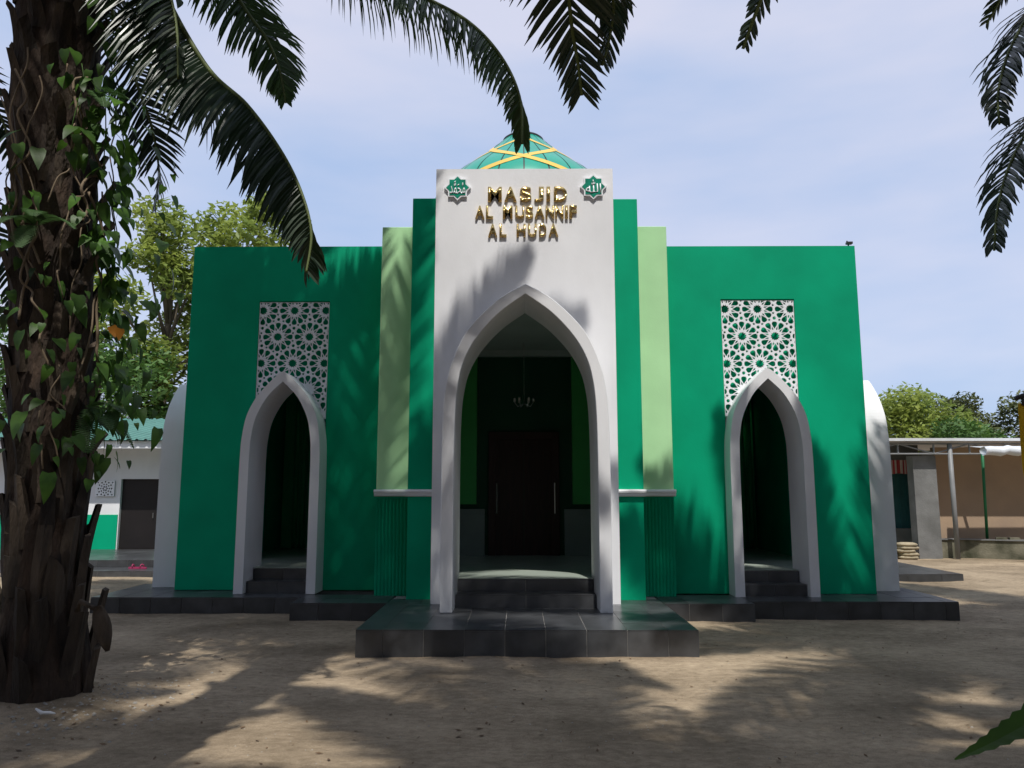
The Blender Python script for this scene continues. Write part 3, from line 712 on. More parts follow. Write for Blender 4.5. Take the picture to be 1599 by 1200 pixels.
crown(pA, LC, ring(21, 38, .1, .75, (0, 0, 1, 3), avoid=((-.2, .5),)) + [(0, .35, .35, 1.0), (3, .1, .4, 1.0)] + [(k % 3, -3.0 + .3*k, .05 + .12*(k % 4), .95) for k in range(9)])
# palm B: crown above and behind the camera
BC = (.9, -1.2, 7.7)
pB = thing('oil_palm', 'oil palm behind the viewpoint whose two dark frond tips hang over the dome', 'palm tree', (.9, -1.6, 0), 'oil palms shading the yard')
palm_trunk(pB, (.9, -1.6, 0), BC, .34, .42, True, 5, 60)
own_frond(pB, [BC, (.6, .6, 7.9), (.2, 2.2, 6.2), (.18, 3.3, 4.75), (.26, 3.8, 4.42), (.31, 4.1, 4.25), (.35, 4.2, 4.1), (.38, 4.3, 3.94)], 190, 1.0, 31, 'leaflet', .05, 90, .030, .02)
own_frond(pB, [BC, (.9, .8, 7.8), (.5, 2.6, 6.0), (.42, 3.6, 4.85), (.51, 4.0, 4.62), (.58, 4.3, 4.52), (.56, 4.4, 4.36), (.52, 4.45, 4.22)], 170, .66, 32, 'leaflet', .5, 50, .034, -.3)
own_frond(pB, [BC, (1.4, .7, 7.8), (1.5, 2.3, 6.1), (1.42, 3.4, 4.75), (1.38, 3.7, 4.42), (1.3, 3.85, 4.2), (1.24, 3.95, 4.02)], 150, .44, 33, 'leaflet', .15, 40, .028, -.05, twist=.3)
crown(pB, BC, ring(22, 24, .0, .6, (0, 0, 1, 1, 2)))
# palm C: right, crown outside the frame
RC = (8.2, 5.4, 7.6)
pC = thing('oil_palm', 'oil palm beyond the right edge with two fronds drooping into view', 'palm tree', (7.3, 6.2, 0), 'oil palms shading the yard')
palm_trunk(pC, (8.4, 5.0, 0), RC, .34, .42, True, 6, 60)
own_frond(pC, [RC, (7.0, 5.7, 8.0), (5.6, 5.8, 6.9), (4.50, 5.7, 5.75), (4.05, 5.6, 5.35), (3.76, 5.5, 4.94), (3.58, 5.4, 4.55), (3.50, 5.3, 4.25)], 180, .66, 41, 'leaflet', .42, 60, .032, .05)
own_frond(pC, [RC, (7.0, 5.7, 7.4), (5.7, 5.9, 6.0), (4.57, 5.8, 4.90), (3.98, 5.6, 4.42), (3.69, 5.5, 4.04), (3.50, 5.4, 3.66), (3.38, 5.3, 3.30)], 180, .64, 42, 'leaflet', .42, 60, .032, .05)
crown(pC, RC, ring(23, 34, .0, .6, (0, 0, 1, 1, 2), avoid=((2.4, 3.2), (-3.2, -2.7), (.9, 1.9))))
pG = thing('oil_palm', 'tall oil palm right of the viewpoint with its crown high above the yard', 'palm tree', (5.8, 2.8, 0), 'oil palms shading the yard')
palm_trunk(pG, (5.8, 2.8, 0), (4.9, 3.4, 7.6), .34, .40, True, 9, 60); crown(pG, (4.9, 3.4, 7.6), ring(27, 30, .1, .5, (0, 0, 1, 1)))
pH = thing('oil_palm', 'oil palm left of the viewpoint leaning in with its crown above the frame', 'palm tree', (-2.6, 1.6, 0), 'oil palms shading the yard')
palm_trunk(pH, (-2.6, 1.6, 0), (-1.6, 3.6, 9.0), .28, .32, True, 10, 60); crown(pH, (-1.6, 3.6, 9.0), ring(28, 20, .1, .5, (0, 0, 1, 1)))
# palms D, E behind the camera to either side
pD = thing('oil_palm', 'oil palm standing behind the viewpoint on the left', 'palm tree', (-4.6, -1.4, 0), 'oil palms shading the yard')
palm_trunk(pD, (-4.6, -1.4, 0), (-4.4, -1.2, 7.6), .34, .42, True, 7, 40); crown(pD, (-4.4, -1.2, 7.6), ring(24, 34, .0, .6, (0, 0, 1, 1, 2)))
pE = thing('oil_palm', 'oil palm standing behind the viewpoint on the right', 'palm tree', (6.2, -1.8, 0), 'oil palms shading the yard')
palm_trunk(pE, (6.2, -1.8, 0), (6.0, -1.5, 7.8), .34, .42, True, 8, 40); crown(pE, (6.0, -1.5, 7.8), ring(25, 34, .0, .6, (0, 0, 1, 1, 2)))

more = [('beyond the left edge level with the viewpoint', -9.5, 3.5), ('beyond the right edge level with the viewpoint', 13.0, 2.5), ('in the second row behind, left', -2.5, -8.8),
        ('in the second row behind, far right', 11.0, -8.0)]
for q, (where, x, y) in enumerate(more):  # unseen palms put in to cut the sky fill on the front walls
    pX = thing('oil_palm', 'unseen oil palm added to screen the sky, standing ' + where, 'palm tree', (x, y, 0), 'oil palms shading the yard')
    palm_trunk(pX, (x, y, 0), (x + .1, y + .1, 6.6), .34, .42, True, 30 + q, 30); crown(pX, (x + .1, y + .1, 6.6), ring(60 + q, 36, -.15, .55, (0, 0, 1, 1, 2)))
g = random.Random(88); mb = MB()  # unseen foliage belt added behind the camera to block the low sky
for k in range(46):
    a = math.pi + math.pi*(k + .5)/46; r = 24 + g.uniform(-2, 3); cx_, cy_ = r*1.25*math.cos(a), r*math.sin(a) + 2
    for q in range(300):
        z = 9*g.random()**.8; p = Vector((cx_ + g.gauss(0, 1.4), cy_ + g.gauss(0, 1.4), z)); d1 = Vector((g.gauss(0, 1), g.gauss(0, 1), g.gauss(0, 1))).normalized()*.55; d2 = d1.cross(Vector((g.gauss(0, 1), g.gauss(0, 1), g.gauss(0, 1)))).normalized()*.3
        mb.add([p-d1, p-d2, p+d1, p+d2], [(0, 1, 2, 3)])
fw = link('sky_block_foliage', mb.mesh('sky_block_foliage', M['bushB'])); tag(fw, kind='stuff')

# ------------------------------------------------------------------ vines, roots, ferns on trunk A
vine = thing('climbing_vine', 'heart-leaved vine climbing the palm trunk at the left', 'vine', (-3.45, 5.7, 0))
def trunk_pt(a, z, off=0):
    u = z/8.6; p = Vector((-3.62, 6.1, 0)).lerp(Vector(LC), u); r = .25 + .11*u + .12*math.exp(-u*18) + .08 + off
    return Vector((p.x + r*math.cos(a), p.y + r*math.sin(a), z))
def heart(L_, W, curl=.25):
    mb = MB(); prof = [(0, 0), (.04, .36), (.22, .50), (.48, .42), (.74, .22), (1.0, 0)]
    vs = []; fs = []
    for t, wv in prof:
        z = -curl*L_*t*t
        vs += [(-W*wv, t*L_ - (.10*L_ if .3 < wv else 0)*(1-t), z + .12*W*wv), (0, t*L_, z), (W*wv, t*L_ - (.10*L_ if .3 < wv else 0)*(1-t), z + .12*W*wv)]
    for i in range(len(prof)-1): fs += [(3*i, 3*i+1, 3*i+4, 3*i+3), (3*i+1, 3*i+2, 3*i+5, 3*i+4)]
    mb.add(vs, fs); return mb
hearts = [heart(L_, W, c).mesh('leaf', M['vine'], True) for L_, W, c in ((.15, .11, .3), (.12, .08, .6), (.20, .11, .35), (.10, .07, .5))]
heart_y = heart(.17, .13, .3).mesh('leaf', M['yellowleaf'], True)
g = random.Random(77)
def put_leaf(p, me, par, yaw=None, tilt=None, sc=1):
    o = bpy.data.objects.new('leaf', me); COL.objects.link(o); o.parent = par
    o.location = p - par.location
    # leaf tip (local +Y) points outward and down
    yaw = g.uniform(0, 2*math.pi) if yaw is None else yaw; tilt = R(g.uniform(-85, -30)) if tilt is None else tilt
    o.rotation_euler = (tilt, g.uniform(-.4, .4), yaw); o.scale = (sc,)*3
    return o
clusters = [(-.55, 5.1, .5, .45, 34), (-.35, 4.35, .5, .35, 30), (-.6, 3.75, .35, .2, 14), (-1.75, 3.95, .55, .22, 26), (-.15, 3.15, .45, .40, 34), (-1.1, 2.95, .5, .25, 20),
            (-.25, 2.55, .5, .35, 30), (-1.0, 2.05, .7, .25, 24), (-.3, 2.05, .4, .25, 20), (-2.6, 5.3, .4, .3, 14), (-2.7, 3.7, .4, .3, 12), (-1.9, 3.0, .3, .2, 8), (.0, 4.7, .4, .5, 26), (.0, 3.6, .4, .5, 30), (.05, 2.8, .35, .35, 34), (-.1, 5.5, .4, .3, 20), (-.2, 2.3, .3, .2, 18)]
for (a, z, da, dz, n) in clusters:
    for i in range(n):
        aa = a + g.gauss(0, da*.6); zz = z + g.gauss(0, dz)
        right = max(0, math.cos(aa)); off = abs(g.gauss(0, .08)) + right*abs(g.gauss(0, .20)) + .04
        put_leaf(trunk_pt(aa, zz, off), g.choice(hearts), vine, yaw=aa - math.pi/2 + g.uniform(-1, 1), sc=g.uniform(.5, 1.1))
for dx, dz in ((0, 0), (.07, -.02)):
    put_leaf(Vector((-3.12+dx, 5.75, 2.86+dz)), heart_y, vine, yaw=.2+dx*9, tilt=R(-78), sc=.55)
for k in range(16):
    a = g.uniform(-2.7, .3); z = g.uniform(2.2, 5.8); pts = []; 
    for i in range(10):
        pts.append(trunk_pt(a, z, .03 + .05*abs(math.sin(i*1.3+k)))); a += g.uniform(-.22, .24); z -= g.uniform(.05, .26)
        if z < 1.7: break
    if len(pts) > 3:
        mb = MB(); mb.tube(catmull(pts, 4), g.uniform(.005, .012), 5); link('aerial_root', mb.mesh('aerial_root', M['root'], True), vine)
for k in range(9):           # hanging stems on the right with leaves
    a = g.uniform(-.7, .2); z = g.uniform(3.0, 5.6); p0 = trunk_pt(a, z, .05); pts = [p0]
    for i in range(5): pts.append(pts[-1] + Vector((g.uniform(-.02, .09), g.uniform(-.05, .05), g.uniform(-.28, -.08))))
    mb = MB(); mb.tube(catmull(pts, 4), .005, 5); link('stem', mb.mesh('stem', M['vine'], True), vine)
    for p in pts[1:]:
        for q in range(2): put_leaf(p + Vector((g.uniform(-.05, .05), g.uniform(-.05, .05), 0)), g.choice(hearts), vine, sc=g.uniform(.7, 1.2))
def fern(label, base, dirs):
    t = thing('fern', label, 'fern', base, 'ferns growing on the palm trunk')
    for (dx, dy, dz, L_) in dirs:
        d = Vector((dx, dy, dz)).normalized(); pts = [Vector((0, 0, 0))]; p = Vector((0, 0, 0)); dd = d.copy()
        for i in range(7): p = p + dd*L_/7; pts.append(p); dd = (dd + Vector((0, 0, -.22))).normalized()
        mb = MB(); mb.tube(pts, .004, 4)
        for i in range(22):
            u = (i+1)/23; q = pts[0]; k = u*7; ii = min(int(k), 6); q = pts[ii].lerp(pts[ii+1], k-ii); tn = (pts[ii+1]-pts[ii]).normalized()
            sd = tn.cross(Vector((0, 0, 1))).normalized(); nr = sd.cross(tn)
            for s in (-1, 1): leaflet_mesh(mb, q, (sd*s + tn*.35).normalized(), nr, .09*math.sin(math.pi*(u*.85+.12)) + .01, .018, .05, 2, .1)
        o = bpy.data.objects.new('fern_frond', mb.mesh('fern_frond', M['fern'])); COL.objects.link(o); o.parent = t
fern('small fern hanging low on the right side of the palm trunk', trunk_pt(-.35, 2.25, .06), [(.7, -.5, .1, .45), (.9, .1, -.2, .5), (.4, -.6, -.5, .45), (1, -.3, .5, .4)])
fern('fern sprouting from the front of the palm trunk at mid height', trunk_pt(-1.35, 3.65, .04), [(.5, -.8, .5, .45), (-.1, -1, .3, .4), (1, -.3, .5, .45), (.2, -.9, -.4, .35)])
fern('topmost fern on the right flank of the palm trunk', trunk_pt(-.5, 4.8, .1), [(1, -.2, .3, .5), (.7, -.7, 0, .45), (.9, .3, -.3, .4)])
# broken boot dangling beside the foot of trunk A
mb = MB(); c = Vector((-3.08, 5.86, .60)); ax_ = Vector((.30, 0, -1)).normalized(); sd = Vector((1, .2, .30)).normalized(); fwd = ax_.cross(sd)
vs = []; fs = []
for i in range(7):
    f = i/6; wv = .058*math.sin(math.pi*(.12+.84*f)) + .008; p = c + ax_*(f-.5)*.34
    for e in range(8): a = e*math.pi/4; vs.append(p + sd*wv*math.cos(a) + fwd*wv*.5*math.sin(a))
    if i:
        for e in range(8): fs.append(((i-1)*8+e, (i-1)*8+(e+1) % 8, i*8+(e+1) % 8, i*8+e))
fs += [tuple(range(8)), tuple(range(48, 56))]; mb.add(vs, fs); mb.tube([c - ax_*.13, c - ax_*.14 - Vector((.14, 0, -.06)), (-3.30, 5.9, .72)], .02, 5)
link('leaf_base', mb.mesh('leaf_base', M['boot'], True), pA)

# ------------------------------------------------------------------ trees
def leaf_cloud(mb, c, rx, ry, rz, n, size, g, shell=.55):
    for i in range(n):
        while True:
            v = Vector((g.uniform(-1, 1), g.uniform(-1, 1), g.uniform(-1, 1)))
            if .02 < v.length < 1: break
        r = shell + (1-shell)*g.random(); v = v.normalized()*(r if g.random() < .8 else g.random())
        p = Vector((c[0]+v.x*rx, c[1]+v.y*ry, c[2]+v.z*rz))
        a = Vector((g.uniform(-1, 1), g.uniform(-1, 1), g.uniform(-.6, .6))).normalized(); b = a.cross(Vector((g.uniform(-1, 1), g.uniform(-1, 1), 1)).normalized()).normalized()
        s = size*g.uniform(.6, 1.3)
        mb.add([p - a*s, p - b*s*.42, p + a*s, p + b*s*.42], [(0, 1, 2, 3)])
def tree(label, base, height, crown_r, nclump, leaves, size, mkey, seed, trunk_r=.2, low=.35, group=None, squash=.75):
    g = random.Random(seed); t = thing('tree', label, 'tree', base, group); mb = MB(); top = Vector((0, 0, height*.82))
    pts = [Vector((0, 0, -.2)), Vector((g.uniform(-.3, .3), g.uniform(-.3, .3), height*.35)), Vector((g.uniform(-.5, .5), g.uniform(-.5, .5), height*.6)), top]
    tp = catmull(pts, 5); mb.tube(tp, [trunk_r*(1-.8*i/len(tp)) for i in range(len(tp))], 8)
    lv = MB()
    for i in range(nclump):
        u = (i+.5)/nclump; z = height*(low + (1-low)*u*.93); rr = crown_r*math.sqrt(max(.08, 1 - (abs(u-.45)/.6)**2)); a = i*2.39996 + g.uniform(-.4, .4); d = rr*g.uniform(.25, .85)
        c = Vector((d*math.cos(a), d*math.sin(a), z)); st = tp[min(int(len(tp)*(z/height)*.75), len(tp)-1)]
        mid = st.lerp(c, .5) + Vector((0, 0, -.15)); mb.tube([st, mid, c], [trunk_r*.35, trunk_r*.2, .015], 5)
        cr_ = crown_r*g.uniform(.28, .46); leaf_cloud(lv, c, cr_, cr_, cr_*squash, leaves, size, g)
    o = bpy.data.objects.new('trunk', mb.mesh('trunk', M['wood'], True)); COL.objects.link(o); o.parent = t
    o = bpy.data.objects.new('crown', lv.mesh('crown', M[mkey])); COL.objects.link(o); o.parent = t
    return t
gr = 'trees behind the buildings'
tree('tall airy light green tree rising behind the left wing of the mosque', (-13.0, 28, 0), 12.8, 3.0, 26, 420, .16, 'bushA', 3, .25, .2, gr)
tree('second airy tree with rounded top half hidden by the left wing corner', (-10.6, 29, 0), 13.6, 2.6, 20, 420, .16, 'bushA', 4, .22, .35, gr)
tree('darker leafy tree seen behind the palm trunk on the far left', (-19.5, 30, 0), 9.5, 4.2, 22, 380, .18, 'bushC', 5, .3, .2, gr)
tree('low bushy tree just above the teal roof', (-14.0, 25.5, 0), 6.8, 3.2, 18, 420, .14, 'bushC', 6, .2, .2, gr)
tree('dense yellow-green rounded tree right beside the mosque wall', (20.2, 40, 0), 6.7, 3.1, 30, 520, .15, 'bushA', 8, .3, .3, gr)
tree('dull olive tree in the middle above the white eave', (24.3, 43, 0), 6.9, 3.0, 24, 420, .14, 'bushB', 9, .25, .3, gr)
tree('thin-topped olive tree at the far right above the shelter', (28.2, 42, 0), 6.8, 2.9, 20, 420, .15, 'bushB', 10, .25, .3, gr)
tree('small bright green bush low between two trees above the eave', (21.3, 36.5, 0), 4.9, 2.3, 18, 420, .13, 'bushC', 11, .15, .3, gr)
tree('olive tree farther right beyond the yellow banner', (34.5, 44, 0), 7.2, 3.4, 22, 380, .16, 'bushB', 12, .25, .3, gr)

# ------------------------------------------------------------------ left annex building
YA = 18.0
an = thing('annex_building', 'low white and green building with teal corrugated roof behind the palm trunk', 'building', (-10, YA, 0))
def ap(name, mb, m, smooth=False, parent=None): return link(name, mb.mesh(name, m, smooth), parent or an)
mb = MB(); mb.box(-16, -9.27, YA, YA+.2, .29, 2.85); mb.box(-8.38, -5.6, YA, YA+.2, .29, 2.85); mb.box(-9.27, -8.38, YA, YA+.2, 1.90, 2.85); ap('wall', mb, M['white'])
mb = MB(); mb.box(-16, -9.29, YA-.02, YA-.003, .29, 1.08); mb.box(-8.36, -5.6, YA-.02, YA-.003, .29, 1.08); ap('dado', mb, M['green'])
mb = MB(); mb.box(-9.27, -8.38, YA+.08, YA+.12, .29, 1.90); d = ap('door', mb, M['blackdoor'])
mb = MB(); mb.tube([(-8.5, YA+.05, 1.0), (-8.5, YA+.05, 1.12)], .012, 6); ap('handle', mb, M['steel'], parent=d)
vb = MB(); holes = []
cxv, czv = -9.62, 1.68
for rr_, nn_, r2 in ((.045, 6, .022), (.10, 10, .02), (.155, 12, .022)):
    for k in range(nn_): a = 2*math.pi*k/nn_; holes.append([(cxv+rr_*math.cos(a)+r2*math.cos(b*math.pi/3), czv+rr_*math.sin(a)+r2*math.sin(b*math.pi/3)) for b in range(6)])
for sx in (-.17, .17):
    for sz in (-.14, .14): holes.append([(cxv+sx+.02*math.cos(b*math.pi/3), czv+sz+.02*math.sin(b*math.pi/3)) for b in range(6)])
holes = [h for h in holes if max(abs(p[1]-czv) for p in h) < .178]
ap('vent_screen', plate_with_holes([(cxv-.22, czv-.18), (cxv-.22, czv+.18), (cxv+.22, czv+.18), (cxv+.22, czv-.18)], holes, YA-.04, YA-.02), M['screen'])
mb = MB(); mb.box(cxv-.215, cxv+.215, YA-.018, YA-.002, czv-.175, czv+.175); ap('vent_back', mb, M['blackdoor'])
cyv = -12.6
mb = MB(); mb.box(-16.3, -5.5, 17.34, 17.38, 2.58, 2.74); ap('fascia', mb, M['screen'])
mb = MB(); mb.box(-16.2, -5.5, 17.38, YA, 2.60, 2.64); ap('soffit', mb, M['screen'])
for i in range(27):                                   # corrugated sheets
    x0 = -16.3 + i*.4; mb = MB(); vs = []; fs = []; prof = [(0, 0), (.06, 0), (.08, .03), (.12, .03), (.14, 0), (.26, 0), (.28, .03), (.32, .03), (.34, 0), (.395, 0)]
    for y, z in ((17.25, 2.76), (21.4, 3.62)):
        for a, b in prof: vs.append((x0+a, y, z+b))
    n = len(prof); fs = [(k, k+1, n+k+1, n+k) for k in range(n-1)]; mb.add(vs, fs); ap('roof_sheet', mb, M['roofteal'])
mb = MB(); mb.box(-16, -5.6, YA+.2, 24, .1, 2.6); ap('rear_block', mb, M['white'])
slab('porch', -16, -6.0, 15.2, YA, .05, .29, an, True, False, True, ts=.6)
slab('porch', -9.6, -6.4, 14.5, 15.2, .0, .15, an, True, True, True, ts=.6)
sd_ = thing('pair_of_sandals', 'pink rubber sandals left on the dark step of the annex', 'sandals', (-7.25, 14.95, .152))
for k, (dx, rz) in enumerate(((-.08, .3), (.08, -.2))):
    mb = MB(); 
    out_ = [(.045*math.sin(t*math.pi/8)*(1 if t < 8 else 1), 0) for t in range(0)]
    pts = [(.04*math.cos(a)*(1.1 if math.sin(a) > 0 else .85), .12*math.sin(a)) for a in [q*math.pi/7 for q in range(14)]]
    n = 14; vs = [(x, y, 0) for x, y in pts] + [(x, y, .03) for x, y in pts]
    mb.add(vs, [tuple(range(n))[::-1], tuple(range(n, 2*n))] + [(i, (i+1) % n, n+(i+1) % n, n+i) for i in range(n)])
    o = bpy.data.objects.new('sole', mb.mesh('sole', M['pink'])); COL.objects.link(o); o.parent = sd_; o.location = (dx, 0, 0); o.rotation_euler = (0, 0, rz + 1.2)
    mb = MB(); mb.tube([(-.042, .02, .025), (-.03, .03, .065), (0, .035, .08), (.03, .03, .065), (.042, .02, .025)], .012, 5)
    s_ = bpy.data.objects.new('strap', mb.mesh('strap', M['pink'], True)); COL.objects.link(s_); s_.parent = o

# ------------------------------------------------------------------ right shelter
sh = thing('shelter_building', 'brown walled open shelter with white flat eave and grey steel truss', 'building', (11, 19.3, 0))
def sp(name, mb, m, smooth=False, parent=None): return link(name, mb.mesh(name, m, smooth), parent or sh)
YS = 18.45
mb = MB(); mb.box(8.2, 16.5, YS-.15, YS+.02, 2.80, 2.865); sp('eave_fascia', mb, M['whitemetal'])
mb = MB(); mb.box(8.2, 16.5, YS+.02, 23, 2.82, 2.87); sp('roof', mb, M['whitemetal'])
mb = MB(); mb.tube([(8.2, YS, 2.74), (16.5, YS, 2.74)], .02, 6); mb.tube([(8.2, YS, 2.50), (16.5, YS, 2.50)], .02, 6); tr_ = sp('truss', mb, M['greypaint'])
k = 0; x = 8.2
while x < 16.2:
    mb = MB(); mb.tube([(x, YS, 2.50), (x, YS, 2.74)], .022, 5); mb.tube([(x, YS, 2.74 if k % 2 else 2.50), (x+.85, YS, 2.50 if k % 2 else 2.74)], .018, 5); sp('truss_web', mb, M['greypaint'], parent=tr_); x += .85; k += 1
for x in (10.28, 14.3):
    mb = MB(); mb.tube([(x, YS, 0), (x, YS, 2.74)], .055, 12); sp('column', mb, M['greypaint'], True)
mb = MB(); mb.box(10.33, 17, 19.22, 19.42, 0, 2.7); sp('rear_wall', mb, M['brownwall'])
mb = MB(); mb.box(8.0, 10.3, 19.95, 20.15, 0, 2.8); sp('rear_wall', mb, M['concrete'])
mb = MB(); mb.box(9.47, 10.02, 18.62, 18.92, 0, 2.46); sp('pillar_slab', mb, M['concrete'])
mb = MB(); mb.box(10.03, 10.32, 19.25, 19.4, 0, 2.6); sp('pier', mb, M['concrete'])
mb = MB(); mb.box(9.40, 10.02, 19.80, 19.90, .70, 2.05); d = sp('door', mb, M['tealdoor'])
for x in (9.52, 9.68, 9.84):
    mb = MB(); mb.box(x-.01, x+.01, 19.785, 19.80, .72, 2.0); sp('door_batten', mb, M['tealdoor'], parent=d)
mb = MB(); mb.box(8.2, 10.02, 19.7, 19.95, 0, .69); sp('plinth', mb, M['concrete'])
cu_ = MB(); vs = []; fs = []; n = 24
for i in range(n+1):
    x = 9.2 + (10.05-9.2)*i/n; y = 19.6 + .025*math.sin(i*1.3)
    vs += [(x, y, 2.40), (x, y + .01*math.sin(i), 2.06 + .01*math.sin(i*.7))]
    if i < n: fs.append((2*i, 2*i+1, 2*i+3, 2*i+2))
cu_.add(vs, fs); o = link('hanging_cloth', cu_.mesh('hanging_cloth', M['stripe'], True)); tag(o, 'red and white striped cloth hung above the dark teal door', 'cloth')
# low mossy wall
lw = thing('low_wall', 'low mossy concrete wall in front of the brown shelter wall', 'wall', (12, 18.6, 0))
segs = [(9.75, 18.72), (10.6, 18.66), (11.5, 18.25), (12.4, 17.9), (13.6, 17.4)]
mb = MB(); vs = []; fs = []
P_ = [p for p in catmull([(x, y, 0) for x, y in segs], 6)]
for i, p in enumerate(P_):
    h = .47 + .012*noise.noise(Vector((p.x*3, 0, 0))); vs += [(p.x, p.y, -.05), (p.x, p.y, h), (p.x + .04, p.y + .16, h), (p.x + .04, p.y + .16, -.05)]
    if i:
        o_ = 4*(i-1); fs += [(o_, o_+4, o_+5, o_+1), (o_+1, o_+5, o_+6, o_+2), (o_+2, o_+6, o_+7, o_+3)]
fs += [(0, 1, 2, 3)]; mb.add(vs, fs); link('wall_body', mb.mesh('wall_body', M['moss']), lw)
mb = MB(); vs = []; fs = []
for i, p in enumerate(P_):
    vs += [(p.x-.01, p.y-.03, .472), (p.x-.01, p.y-.03, .50), (p.x+.05, p.y+.19, .50), (p.x+.05, p.y+.19, .472)]
    if i:
        o_ = 4*(i-1); fs += [(o_+k, o_+4+k, o_+4+(k+1) % 4, o_+(k+1) % 4) for k in range(4)]
fs += [(0, 1, 2, 3)]; mb.add(vs, fs); link('wall_cap', mb.mesh('wall_cap', M['concrete']), lw)
# concrete blocks / rubble on top
for k, (x, y) in enumerate(((11.3, 18.42), (11.55, 18.34))):
    mb = MB(); mb.box(-.11, .11, -.05, .05, 0, .05); o = bpy.data.objects.new('brick', mb.mesh('brick', M['moss'])); COL.objects.link(o); o.location = (x, y, .50); o.rotation_euler = (0, 0, -.4+k*.3)
    tag(o, ('left' if k == 0 else 'right') + ' of two loose bricks lying on top of the low mossy wall', 'brick', 'loose bricks on the low wall')
# concrete step at far right
mb = MB(); mb.box(11.9, 14, 16.4, 17.0, 0, .22); mb.box(11.5, 14, 15.9, 16.42, -.02, .08); o = link('concrete_step', mb.mesh('concrete_step', M['concrete'])); tag(o, 'pale concrete step at the right edge in front of the low wall', 'step')
# sacks
def sack(loc, sx, sy, sz, rz, label):
    mb = MB(); n = 12; m_ = 8; vs = []; fs = []
    for i in range(m_+1):
        ph = -math.pi/2 + math.pi*i/m_
        for j in range(n):
            a = 2*math.pi*j/n; ex = .45
            cxx = math.copysign(abs(math.cos(a))**ex, math.cos(a))*math.cos(ph)**.5 if math.cos(ph) > 0 else 0
            cyy = math.copysign(abs(math.sin(a))**ex, math.sin(a))*math.cos(ph)**.5 if math.cos(ph) > 0 else 0
            nzv = 1 + .10*noise.noise(Vector((a*2, ph*3, loc[0]*5+loc[2]*9)))
            vs.append((cxx*sx/2*nzv, cyy*sy/2*nzv, math.sin(ph)*sz/2 + sz/2))
    for i in range(m_):
        for j in range(n): fs.append((i*n+j, i*n+(j+1) % n, (i+1)*n+(j+1) % n, (i+1)*n+j))
    mb.add(vs, fs); o = bpy.data.objects.new('sack', mb.mesh('sack', M['sack'], True)); COL.objects.link(o); o.location = loc; o.rotation_euler = (0, 0, rz)
    tag(o, label, 'sack', 'folded sacks stacked before the shelter')
for k, lb in enumerate(('lowest sack of the neat stack beside the grey slab', 'second sack from the bottom of the neat stack', 'third sack from the bottom of the neat stack', 'fourth sack from the bottom of the neat stack', 'top sack of the neat stack beside the grey slab')):
    sack((9.12 + .035*math.sin(k*2.3), 18.5, .03 + k*.074), .46 - .03*(k % 3), .36, .105, .16*math.sin(k*3), lb)
sack((8.66, 18.55, .03), .42, .34, .16, .3, 'slumped sack lowest of the loose pile left of the neat stack')
sack((8.70, 18.62, .17), .36, .30, .12, -.3, 'slumped sack topmost of the loose pile left of the neat stack')
sack((8.9, 18.72, .30), .30, .24, .10, .6, 'small sack wedged high between the two piles')
# canopy with green post
cn = thing('canopy', 'white tarpaulin canopy on a leaning green post at the right', 'canopy', (11.2, 18.9, 0))
mb = MB(); mb.tube([(11.28, 18.95, .0), (11.02, 18.4, 2.60)], .035, 8); link('post', mb.mesh('post', M['greenpipe'], True), cn)
mb = MB(); vs = []; fs = []; n = 30
for i in range(n+1):
    x = 10.55 + 4*i/n; wv = .018*math.sin(i*1.9) + .012*math.sin(i*3.7)
    yy = 17.6
    ring_ = [(0, 0), (.10, .05), (.12, .12), (.05, .19), (-.08, .20), (-.16, .12), (-.12, .02)]
    for a, b in ring_: vs.append((x, yy + a, 2.42 + b + wv + .03*i/n))
    if i:
        for k in range(7): fs.append(((i-1)*7+k, (i-1)*7+(k+1) % 7, i*7+(k+1) % 7, i*7+k))
fs += [tuple(range(7))]; mb.add(vs, fs); link('rolled_edge', mb.mesh('rolled_edge', M['cloth_w'], True), cn)
mb = MB(); vs = []; fs = []
for i in range(21):
    for j in range(7):
        x = 10.6 + 3.9*i/20; y = 17.65 + .55*j/6; vs.append((x, y, 2.60 + .06*j/6 - .05*math.sin(math.pi*j/6)*abs(math.sin(i*.6)) + .03*i/20))
for i in range(20):
    for j in range(6): fs.append((i*7+j, (i+1)*7+j, (i+1)*7+j+1, i*7+j+1))
mb.add(vs, fs); link('tarpaulin', mb.mesh('tarpaulin', M['cloth_w'], True), cn)

# ------------------------------------------------------------------ yellow banner at the right edge
bn = thing('banner', 'yellow vertical banner with dark bracket at the right edge', 'banner', (5.35, 7.0, 0))
mb = MB(); mb.tube([(5.35, 7, 0), (5.35, 7, 2.9)], .03, 8); link('pole', mb.mesh('pole', M['darkmetal'], True), bn)
mb = MB(); mb.tube([(5.35, 7, 2.47), (4.85, 7, 2.475), (4.60, 7, 2.47), (4.535, 7, 2.445)], .022, 8); mb.tube([(4.60, 7, 2.46), (4.60, 7, 2.38)], .014, 6); link('bracket', mb.mesh('bracket', M['darkmetal'], True), bn)
mb = MB(); vs = []; fs = []
for i in range(13):
    t = i/12; z = 2.40 - 1.15*t
    for j in range(7):
        u = j/6; xl = 4.555 + .0 + .10*max(0, t-.5)**1.4*2; x = xl + (5.2-xl)*u; vs.append((x, 7 + .02*math.sin(u*5 + t*3), z))
for i in range(12):
    for j in range(6): fs.append((i*7+j, (i+1)*7+j, (i+1)*7+j+1, i*7+j+1))
mb.add(vs, fs); o = link('fabric', mb.mesh('fabric', M['yellow'], True), bn); sdm = o.modifiers.new('solid', 'SOLIDIFY'); sdm.thickness = .003

